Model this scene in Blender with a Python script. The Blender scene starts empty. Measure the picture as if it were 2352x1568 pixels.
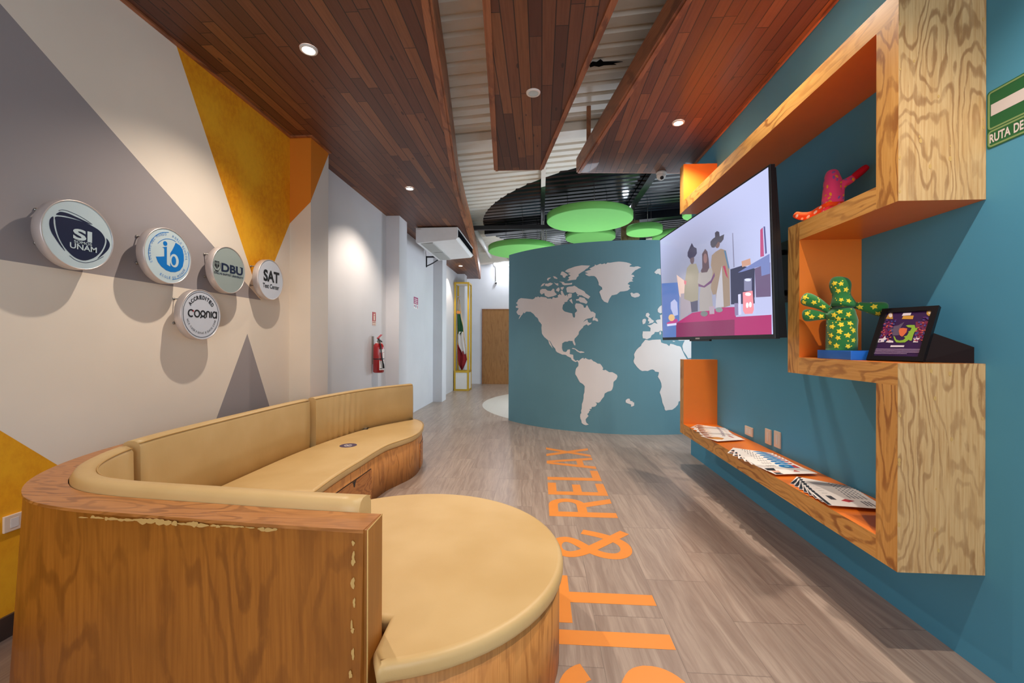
import bpy, bmesh, math, random
from mathutils import Vector, Matrix
from mathutils.geometry import tessellate_polygon
PI = math.pi
random.seed(7)
S = bpy.context.scene
COL = S.collection

# ------------------------------------------------------------------ camera
EYE = 1.35
cam_d = bpy.data.cameras.new('camera'); cam = bpy.data.objects.new('camera', cam_d); COL.objects.link(cam)
cam_d.sensor_width = 36.0; cam_d.sensor_fit = 'HORIZONTAL'; cam_d.lens = 36.0*985/2352
cam_d.clip_start = 0.02; cam_d.clip_end = 60
yaw, pitch, roll = [math.radians(a) for a in (3.85, 0.07, -0.2)]
Rz = Matrix(((math.cos(yaw), -math.sin(yaw), 0), (math.sin(yaw), math.cos(yaw), 0), (0, 0, 1)))
Rx = Matrix(((1, 0, 0), (0, math.cos(pitch), -math.sin(pitch)), (0, math.sin(pitch), math.cos(pitch))))
Ry = Matrix(((math.cos(roll), 0, math.sin(roll)), (0, 1, 0), (-math.sin(roll), 0, math.cos(roll))))
base = Matrix(((1, 0, 0), (0, 0, -1), (0, 1, 0)))          # camera looks along +Y
cam.matrix_world = Matrix.Translation((0, 0, EYE)) @ (Rz @ Rx @ Ry @ base).to_4x4()
S.camera = cam

# ------------------------------------------------------------------ world, exposure
W = bpy.data.worlds.new('world'); S.world = W; W.use_nodes = True
W.node_tree.nodes['Background'].inputs[0].default_value = (0.93, 0.94, 1.0, 1)
W.node_tree.nodes['Background'].inputs[1].default_value = 0.85
S.view_settings.view_transform = 'Standard'; S.view_settings.look = 'None'
S.view_settings.gamma = 1; S.view_settings.use_curve_mapping = False
S.view_settings.exposure = 0.9
S.cycles.max_bounces = 8; S.cycles.diffuse_bounces = 5; S.cycles.glossy_bounces = 4
S.cycles.sample_clamp_indirect = 6; S.cycles.use_denoising = True

# ------------------------------------------------------------------ lights
def lamp(kind, name, loc, power, color, **k):
    d = bpy.data.lights.new(name, kind); d.energy = power; d.color = color
    for a, b in k.items():
        if a != 'rot': setattr(d, a, b)
    o = bpy.data.objects.new(name, d); o.location = loc; COL.objects.link(o)
    if 'rot' in k: o.rotation_euler = k['rot']
    return o
WARM = (1.0, 0.85, 0.70); COOL = (0.80, 0.88, 1.0)
ZL, ZR, ZM = 3.315, 3.46, 3.34
LEFT_LAMPS = [(-1.566, 2.785), (-1.683, 5.389), (-2.074, 10.957)]
RIGHT_LAMPS = [(1.308, 4.206), (1.375, 2.632)]
def spot(x, y, z, p, col=WARM, cone=118, blend=0.3):
    lamp('SPOT', 'downlight_beam', (x, y, z-0.03), p, col, spot_size=math.radians(cone), spot_blend=blend, shadow_soft_size=0.02)
P0 = 88
spot(-1.566, 2.785, ZL, P0*0.82, blend=0.85); spot(-1.683, 5.389, ZL, P0*0.8, blend=0.6); spot(-2.074, 10.957, ZL, P0*0.4, cone=100)
spot(-1.45, 0.35, ZL, P0*0.12, blend=0.8)  # unseen spot added near the camera, no fitting modelled
spot(1.308, 4.206, ZR, P0*0.9, blend=0.6); spot(1.375, 2.632, ZR, P0*0.9, blend=0.6); spot(1.0, 0.9, ZR, P0*1.0, blend=0.6)  # last of these is added light from out of view, no fitting
# added fill light, unseen behind the camera, to the right
lamp('AREA', 'rear_fill', (1.0, -2.9, 1.9), 30, (0.88, 0.94, 1.0), shape='RECTANGLE', size=1.5, size_y=2.4, rot=(math.radians(90), 0, 0))
# added cool fill lights hidden in the round room, and the hall's flood lamp
lamp('POINT', 'round_room_fill', (0.9, 9.3, 1.5), 85, COOL, shadow_soft_size=0.4)
lamp('POINT', 'round_room_fill', (3.4, 9.2, 1.6), 85, COOL, shadow_soft_size=0.4)
lamp('POINT', 'hall_lamp', (-1.12, 13.2, 3.7), 14, (0.80, 0.88, 1.0), shadow_soft_size=0.08)
lamp('AREA', 'passage_fill', (3.3, 5.0, 2.0), 28, (0.80, 0.92, 1.0), shape='RECTANGLE', size=1.2, size_y=2.0, rot=(math.radians(90), 0, math.radians(35)))  # added fill light in the side passage, brightens the mural's right end

# ------------------------------------------------------------------ node helper
def lin(c):
    return tuple(((v/255)/12.92 if v/255 <= 0.04045 else ((v/255+0.055)/1.055)**2.4) for v in c)
class Q:
    """a value in a node tree; arithmetic on it adds math nodes"""
    def __init__(s, t, sock): s.t = t; s.s = sock
    def _m(s, op, *a, clamp=False):
        n = s.t.nodes.new('ShaderNodeMath'); n.operation = op; n.use_clamp = clamp
        for i, v in enumerate((s,)+a):
            if isinstance(v, Q): s.t.links.new(v.s, n.inputs[i])
            else: n.inputs[i].default_value = v
        return Q(s.t, n.outputs[0])
    def __add__(s, o): return s._m('ADD', o)
    def __sub__(s, o): return s._m('SUBTRACT', o)
    def __mul__(s, o): return s._m('MULTIPLY', o)
    def __truediv__(s, o): return s._m('DIVIDE', o)
    def floor(s): return s._m('FLOOR')
    def fract(s): return s._m('FRACT')
    def abs(s): return s._m('ABSOLUTE')
    def sin(s): return s._m('SINE')
    def lt(s, o): return s._m('LESS_THAN', o)
    def gt(s, o): return s._m('GREATER_THAN', o)
    def min(s, o): return s._m('MINIMUM', o)
    def max(s, o): return s._m('MAXIMUM', o)
    def pow(s, o): return s._m('POWER', o)
    def clamp(s): return s._m('ADD', 0.0, clamp=True)
    def inv(s): return (s*-1.0)+1.0
    def ramp(s, a, b):                      # smooth 0..1 between a and b
        n = s.t.nodes.new('ShaderNodeMapRange'); n.interpolation_type = 'SMOOTHSTEP'
        s.t.links.new(s.s, n.inputs[0]); n.inputs[1].default_value = a; n.inputs[2].default_value = b
        return Q(s.t, n.outputs[0])
class Mat:
    def __init__(s, name, rough=0.5, spec=0.5, metal=0.0, emit=None, power=0, alpha=1, trans=0, coat=0, sheen=0):
        s.m = bpy.data.materials.new(name); s.m.use_nodes = True; s.t = s.m.node_tree
        s.b = s.t.nodes['Principled BSDF']
        s.b.inputs['Roughness'].default_value = rough; s.b.inputs['Metallic'].default_value = metal
        s.b.inputs['Specular IOR Level'].default_value = spec; s.b.inputs['Alpha'].default_value = alpha
        s.b.inputs['Transmission Weight'].default_value = trans; s.b.inputs['Coat Weight'].default_value = coat
        s.b.inputs['Sheen Weight'].default_value = sheen
        if emit: s.b.inputs['Emission Color'].default_value = (*emit, 1); s.b.inputs['Emission Strength'].default_value = power
    def pos(s, kind='Position'):
        if kind == 'Position': v = s.t.nodes.new('ShaderNodeNewGeometry').outputs['Position']
        else: v = s.t.nodes.new('ShaderNodeTexCoord').outputs[kind]
        n = s.t.nodes.new('ShaderNodeSeparateXYZ'); s.t.links.new(v, n.inputs[0])
        return [Q(s.t, n.outputs[i]) for i in range(3)]
    def vec(s, x, y, z):
        n = s.t.nodes.new('ShaderNodeCombineXYZ')
        for i, v in enumerate((x, y, z)):
            if isinstance(v, Q): s.t.links.new(v.s, n.inputs[i])
            else: n.inputs[i].default_value = v
        return n.outputs[0]
    def noise(s, v, scale=1, detail=4, rough=0.55, dist=0):
        n = s.t.nodes.new('ShaderNodeTexNoise'); s.t.links.new(v, n.inputs['Vector'])
        n.inputs['Scale'].default_value = scale; n.inputs['Detail'].default_value = detail
        n.inputs['Roughness'].default_value = rough; n.inputs['Distortion'].default_value = dist
        return Q(s.t, n.outputs[0])
    def white(s, v):
        n = s.t.nodes.new('ShaderNodeTexWhiteNoise'); s.t.links.new(v, n.inputs['Vector']); return Q(s.t, n.outputs['Value'])
    def mix(s, f, a, b, mode='MIX'):
        n = s.t.nodes.new('ShaderNodeMix'); n.data_type = 'RGBA'; n.blend_type = mode; n.clamp_factor = True
        if isinstance(f, Q): s.t.links.new(f.s, n.inputs[0])
        else: n.inputs[0].default_value = f
        for i, c in ((6, a), (7, b)):
            if isinstance(c, tuple): n.inputs[i].default_value = (*c[:3], 1)
            else: s.t.links.new(c, n.inputs[i])
        return n.outputs[2]
    def color(s, c):
        if isinstance(c, tuple): s.b.inputs['Base Color'].default_value = (*c[:3], 1)
        else: s.t.links.new(c, s.b.inputs['Base Color'])
        return s
    def rough(s, q): s.t.links.new(q.s, s.b.inputs['Roughness']); return s
    def bump(s, q, strength=0.2, dist=0.01):
        n = s.t.nodes.new('ShaderNodeBump'); n.inputs['Strength'].default_value = strength; n.inputs['Distance'].default_value = dist
        s.t.links.new(q.s, n.inputs['Height']); s.t.links.new(n.outputs[0], s.b.inputs['Normal']); return s
def flat(name, rgb, var=0.05, **k):
    """plain paint or plastic with a faint mottling"""
    m = Mat(name, **k); x, y, z = m.pos(); c = lin(rgb)
    n = m.noise(m.vec(x, y, z), 9, 3)
    m.color(m.mix(n, tuple(v*(1-var) for v in c), tuple(min(1, v*(1+var)) for v in c)))
    return m.m

def wood(name, light, mid, dark, axis=2, scale=1.0, rough=0.45, seed=0.0, fig=1.0, coat=0.0, stain=0.0, streng=1.0):
    """rotary-cut plywood: wandering cathedral figure running along `axis`"""
    m = Mat(name, rough=rough, coat=coat); p = m.pos()
    a = p[axis]; o = [p[i] for i in range(3) if i != axis]
    u = o[0]+o[1]*1.0
    warp = m.noise(m.vec(u*3.4+seed, a*0.95, 3.1), 1.0*scale, 3, 0.45)
    fine = m.noise(m.vec(u*22+seed, a*7.0, 2.0), 1.0, 4, 0.65)
    rings = ((u*10.0*scale+seed) + a*0.6 + warp*30.0*fig + fine*1.1)
    w = ((rings*2*PI*0.55).sin()*0.5+0.5)
    line = w.ramp(0.50, 1.0)
    w2 = m.noise(m.vec(u*75+seed, a*2.6, 0.0), 1.0*scale, 4, 0.65)
    blot = m.noise(m.vec(u*3+seed*2, a*1.3, 1.0), 1.4, 3)
    c = m.mix(w2.ramp(0.3, 0.75), light, mid)
    c = m.mix((line*(blot.ramp(0.30, 0.66)*0.75+0.25)*fine.ramp(0.25, 0.5))*(0.85*streng), c, dark)
    if stain:
        c = m.mix(m.noise(m.vec(u*1.5, a*1.1, 5.0), 1.3, 2).ramp(0.4, 0.7)*stain, c, tuple(v*0.72 for v in mid))
    m.color(c); m.bump(w2, 0.08, 0.002)
    return m.m
MAP=[[[223.95,2.08],[228.11,2.056],[230.37,2.041],[231.2,2.05],[231.86,2.075],[232.67,2.067],[232.99,2.082],[233.78,2.062],[234.4,2.071],[236.82,2.054],[237.27,2.034],[238.86,2.032],[239.28,2.019],[239.7,2.051],[240.82,2.036],[241.91,2.046],[241.64,2.07],[242.45,2.092],[243.25,2.072],[242.93,2.114],[242.93,2.14],[243.51,2.143],[244.18,2.085],[244.7,2.059],[245.35,2.078],[245.74,2.026],[246.25,2.015],[245.61,1.991],[245.49,1.97],[244.19,1.962],[244.58,1.952],[243.8,1.922],[243.59,1.876],[243.67,1.856],[244.2,1.829],[244.72,1.818],[246.14,1.801],[247.42,1.788],[247.54,1.754],[247.8,1.729],[248.3,1.723],[248.47,1.748],[248.42,1.794],[249.16,1.818],[249.11,1.843],[248.54,1.869],[248.41,1.91],[248.78,1.94],[250.38,1.932],[251.48,1.906],[251.72,1.87],[252.32,1.87],[252.61,1.9],[252.92,1.904],[253.52,1.854],[253.87,1.833],[254.23,1.808],[254.94,1.807],[255.88,1.777],[255.77,1.732],[255.65,1.717],[256.47,1.702],[256.82,1.662],[256.24,1.663],[255.65,1.678],[254.83,1.673],[254.83,1.703],[255.18,1.733],[254.24,1.713],[252.93,1.704],[252.1,1.685],[251.37,1.65],[251.86,1.665],[252.93,1.691],[253.25,1.649],[253.89,1.639],[254.48,1.648],[254.25,1.624],[253.18,1.599],[252.7,1.619],[251.62,1.595],[251.26,1.565],[250.78,1.55],[249.92,1.51],[249.8,1.47],[249.19,1.44],[248.32,1.404],[248.2,1.374],[248.65,1.324],[248.58,1.301],[248.21,1.305],[247.7,1.344],[247.58,1.369],[246.82,1.369],[246.18,1.372],[245.67,1.359],[244.63,1.359],[243.58,1.333],[243.46,1.261],[243.72,1.225],[244.12,1.205],[245.04,1.2],[245.42,1.216],[245.68,1.236],[246.57,1.242],[246.61,1.229],[246.5,1.169],[247.82,1.16],[247.89,1.1],[248.7,1.068],[249.49,1.081],[249.88,1.069],[250.39,1.088],[250.95,1.107],[251.61,1.117],[251.72,1.096],[252.27,1.115],[253.15,1.095],[253.81,1.091],[254.35,1.098],[255.11,1.069],[255.86,1.056],[256.61,1.034],[257.46,1.032],[257.99,1.008],[258.57,0.967],[258.32,0.945],[258.85,0.936],[259.37,0.944],[260.32,0.919],[260.63,0.91],[261.68,0.911],[262.31,0.898],[262.94,0.881],[263.31,0.872],[263.46,0.845],[263.05,0.804],[262.53,0.786],[262.11,0.767],[262.01,0.704],[261.7,0.659],[261.28,0.636],[260.13,0.621],[259.08,0.592],[258.87,0.547],[258.24,0.514],[257.93,0.496],[257.61,0.472],[257.08,0.453],[256.44,0.454],[255.84,0.46],[256.23,0.447],[256.4,0.429],[255.91,0.397],[255.27,0.388],[254.62,0.385],[254.51,0.357],[253.76,0.351],[254.19,0.333],[253.76,0.323],[253.54,0.295],[253.0,0.276],[253.48,0.247],[253.0,0.225],[252.46,0.196],[252.52,0.169],[252.79,0.142],[253.56,0.119],[252.57,0.107],[251.69,0.116],[251.02,0.137],[250.91,0.173],[250.57,0.2],[250.46,0.236],[250.57,0.269],[250.9,0.284],[250.79,0.32],[251.01,0.348],[251.11,0.422],[251.44,0.46],[251.66,0.506],[251.7,0.561],[251.98,0.599],[252.09,0.691],[251.42,0.722],[250.31,0.747],[249.85,0.779],[249.17,0.833],[248.6,0.865],[248.64,0.902],[248.82,0.944],[249.16,0.967],[249.72,0.991],[249.79,1.023],[249.72,1.042],[249.38,1.064],[248.7,1.05],[247.78,1.068],[247.2,1.086],[246.97,1.113],[245.68,1.135],[244.97,1.156],[244.25,1.16],[243.65,1.159],[241.55,1.194],[241.03,1.213],[240.75,1.249],[239.63,1.296],[238.92,1.348],[238.35,1.374],[238.06,1.368],[237.03,1.4],[235.99,1.431],[235.23,1.469],[234.92,1.49],[234.7,1.575],[234.82,1.627],[234.29,1.654],[233.51,1.682],[233.19,1.714],[232.86,1.736],[231.89,1.759],[230.9,1.803],[229.36,1.841],[227.04,1.849],[226.31,1.828],[225.74,1.824],[225.55,1.841],[224.97,1.809],[223.99,1.778],[223.19,1.746],[222.57,1.732],[223.39,1.784],[223.79,1.8],[222.35,1.803],[222.14,1.814],[221.41,1.838],[221.28,1.861],[222.34,1.898],[222.55,1.914],[220.84,1.93],[220.74,1.952],[222.12,1.965],[220.96,2.008],[221.69,2.022],[222.32,2.06]],[[237.77,1.374],[238.21,1.321],[239.72,1.252],[239.21,1.301],[238.49,1.358]],[[247.21,1.252],[247.71,1.263],[248.59,1.253],[250.07,1.213],[250.8,1.216],[251.89,1.204],[251.89,1.194],[250.44,1.188],[249.21,1.213],[248.46,1.243]],[[244.54,2.437],[245.32,2.46],[246.09,2.473],[246.85,2.479],[248.36,2.497],[249.6,2.503],[250.82,2.509],[253.82,2.497],[252.99,2.459],[252.4,2.45],[251.8,2.427],[250.59,2.4],[249.73,2.377],[249.73,2.351],[249.12,2.333],[248.75,2.298],[247.12,2.295],[246.1,2.29],[245.33,2.294],[246.23,2.315],[245.84,2.342],[246.73,2.364],[245.71,2.395],[246.73,2.407],[245.71,2.413]],[[242.69,2.392],[243.22,2.437],[243.88,2.434],[245.45,2.389],[245.71,2.372],[244.94,2.365],[244.55,2.337],[243.76,2.346],[243.62,2.374]],[[234.08,2.18],[235.01,2.193],[236.52,2.188],[237.4,2.159],[238.85,2.15],[239.69,2.184],[240.25,2.177],[240.4,2.13],[241.36,2.092],[240.82,2.078],[239.7,2.065],[237.7,2.054],[236.23,2.084],[235.92,2.127],[234.71,2.104],[233.93,2.138]],[[245.08,2.17],[245.34,2.19],[246.11,2.198],[247.63,2.2],[248.13,2.209],[249.01,2.187],[249.63,2.165],[250.85,2.138],[251.82,2.116],[252.3,2.085],[253.02,2.064],[253.98,2.033],[253.27,1.999],[251.83,2.031],[250.86,2.057],[250.12,2.059],[249.14,2.08],[248.64,2.112],[247.64,2.098],[245.35,2.113]],[[248.77,2.0],[249.76,2.004],[250.13,2.033],[251.83,2.016],[253.03,1.954],[252.56,1.925],[251.59,1.941],[250.38,1.953],[249.76,1.979],[248.9,1.98]],[[242.16,2.286],[244.03,2.275],[244.55,2.253],[246.11,2.249],[247.38,2.254],[247.25,2.228],[244.3,2.223],[243.5,2.241],[243.24,2.267]],[[234.23,2.232],[235.0,2.272],[236.21,2.284],[235.61,2.244]],[[236.21,2.242],[236.36,2.273],[237.39,2.269],[238.55,2.281],[239.68,2.265],[239.12,2.243],[237.69,2.223]],[[240.1,2.279],[240.94,2.261],[241.89,2.261],[241.9,2.221],[241.08,2.237]],[[240.95,2.15],[241.22,2.175],[241.9,2.194],[242.31,2.193],[242.5,2.161],[242.04,2.128]],[[242.84,2.196],[244.17,2.201],[244.04,2.178],[243.51,2.151],[242.92,2.17]],[[245.61,2.026],[245.74,2.082],[246.38,2.096],[247.26,2.089],[247.14,2.034],[246.38,2.02]],[[246.26,1.989],[247.14,2.011],[247.35,1.982],[247.65,1.933],[247.15,1.947]],[[237.15,2.344],[237.68,2.36],[238.83,2.362],[238.54,2.346],[237.82,2.334],[237.82,2.315],[237.24,2.322]],[[239.73,2.376],[240.65,2.37],[241.61,2.339],[241.34,2.329],[240.24,2.343]],[[249.14,2.06],[249.51,2.07],[249.88,2.059],[249.63,2.044]],[[251.92,2.406],[253.0,2.424],[254.3,2.436],[253.59,2.452],[255.47,2.488],[255.54,2.508],[256.18,2.496],[257.45,2.518],[258.03,2.507],[258.32,2.512],[259.01,2.52],[259.35,2.505],[259.92,2.529],[260.73,2.525],[262.44,2.534],[263.8,2.538],[265.16,2.533],[266.3,2.525],[267.44,2.51],[268.23,2.489],[267.67,2.48],[267.44,2.461],[269.03,2.455],[269.49,2.462],[270.4,2.464],[271.44,2.444],[270.63,2.432],[269.95,2.415],[269.49,2.409],[268.58,2.372],[268.02,2.343],[268.81,2.338],[269.16,2.313],[268.36,2.304],[268.71,2.279],[268.14,2.265],[268.78,2.245],[267.46,2.236],[266.78,2.207],[267.69,2.187],[267.23,2.168],[267.69,2.138],[266.78,2.109],[265.65,2.1],[264.29,2.096],[263.15,2.057],[262.13,2.048],[261.45,2.044],[260.65,1.995],[260.08,1.932],[258.82,1.953],[258.01,1.993],[257.66,2.038],[257.14,2.098],[257.71,2.127],[258.18,2.131],[258.06,2.166],[256.9,2.202],[256.89,2.237],[256.42,2.287],[255.96,2.318],[255.37,2.337],[254.43,2.341],[253.48,2.338],[252.64,2.355],[252.04,2.378],[253.24,2.383]],[[267.7,2.07],[268.26,2.081],[268.83,2.064],[269.75,2.076],[270.43,2.074],[271.12,2.044],[270.66,2.02],[269.29,2.006],[268.15,2.023]],[[273.21,1.776],[273.91,1.786],[274.49,1.757],[274.03,1.728],[274.73,1.708],[275.08,1.689],[276.02,1.665],[275.55,1.64],[273.92,1.621],[274.38,1.65],[273.8,1.669],[274.03,1.703],[272.99,1.737]],[[271.84,1.664],[272.07,1.69],[272.87,1.698],[273.22,1.679],[272.88,1.63],[272.07,1.615]],[[277.19,1.836],[277.9,1.875],[278.62,1.895],[280.8,1.925],[282.04,1.887],[281.55,1.808],[279.11,1.788],[278.15,1.778],[277.31,1.797]],[[275.97,2.377],[277.15,2.426],[278.1,2.431],[279.79,2.413],[279.07,2.344],[277.99,2.339],[277.39,2.358],[276.68,2.351]],[[277.81,1.494],[278.29,1.519],[278.53,1.48],[278.05,1.46]],[[282.71,1.376],[283.59,1.373],[283.59,1.364],[282.83,1.364]],[[272.08,1.513],[274.63,1.513],[274.74,1.562],[273.57,1.601],[274.27,1.601],[275.09,1.611],[276.02,1.64],[277.21,1.621],[276.49,1.67],[277.2,1.685],[278.28,1.69],[278.03,1.748],[278.87,1.763],[283.3,1.76],[287.2,1.694],[287.21,1.497],[284.09,1.486],[282.58,1.408],[281.83,1.407],[281.08,1.456],[279.25,1.514],[278.17,1.524],[277.57,1.504],[276.27,1.504],[276.04,1.48],[275.1,1.455],[274.75,1.421],[273.47,1.396],[272.78,1.408],[272.09,1.411],[271.9,1.455]],[[272.93,1.39],[273.56,1.386],[274.2,1.379],[275.49,1.39],[278.31,1.395],[278.53,1.351],[279.42,1.337],[280.53,1.328],[281.44,1.297],[281.89,1.333],[283.03,1.324],[284.43,1.302],[285.38,1.297],[285.86,1.284],[286.34,1.243],[287.44,1.158],[288.56,1.094],[290.34,1.012],[289.08,0.85],[287.85,0.706],[286.87,0.617],[286.4,0.5],[285.09,0.483],[284.85,0.439],[283.8,0.395],[282.65,0.364],[281.28,0.361],[280.27,0.353],[279.82,0.375],[279.82,0.398],[279.04,0.47],[278.77,0.532],[278.37,0.586],[278.04,0.622],[278.37,0.658],[278.76,0.702],[278.58,0.756],[278.13,0.801],[277.37,0.85],[277.69,0.89],[277.75,0.917],[276.38,0.926],[276.17,0.944],[275.52,0.957],[274.88,0.953],[273.81,0.933],[272.96,0.936],[271.91,0.932],[271.06,0.952],[270.22,0.987],[269.8,1.01],[269.07,1.05],[268.92,1.081],[269.27,1.13],[269.06,1.175],[269.47,1.211],[269.99,1.246],[270.62,1.273],[271.46,1.3],[271.67,1.327]],[[286.46,1.298],[286.82,1.338],[287.42,1.383],[285.37,1.378],[284.43,1.392],[284.19,1.41],[289.79,1.42],[291.08,1.402],[291.11,1.13],[288.81,1.117],[287.93,1.171],[286.82,1.23]],[[266.29,0.502],[266.71,0.52],[267.23,0.528],[267.64,0.525],[267.85,0.494],[268.58,0.49],[268.79,0.473],[269.17,0.473],[269.17,0.428],[268.59,0.414],[268.07,0.412],[268.17,0.441],[266.92,0.458],[266.3,0.471]]]
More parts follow.
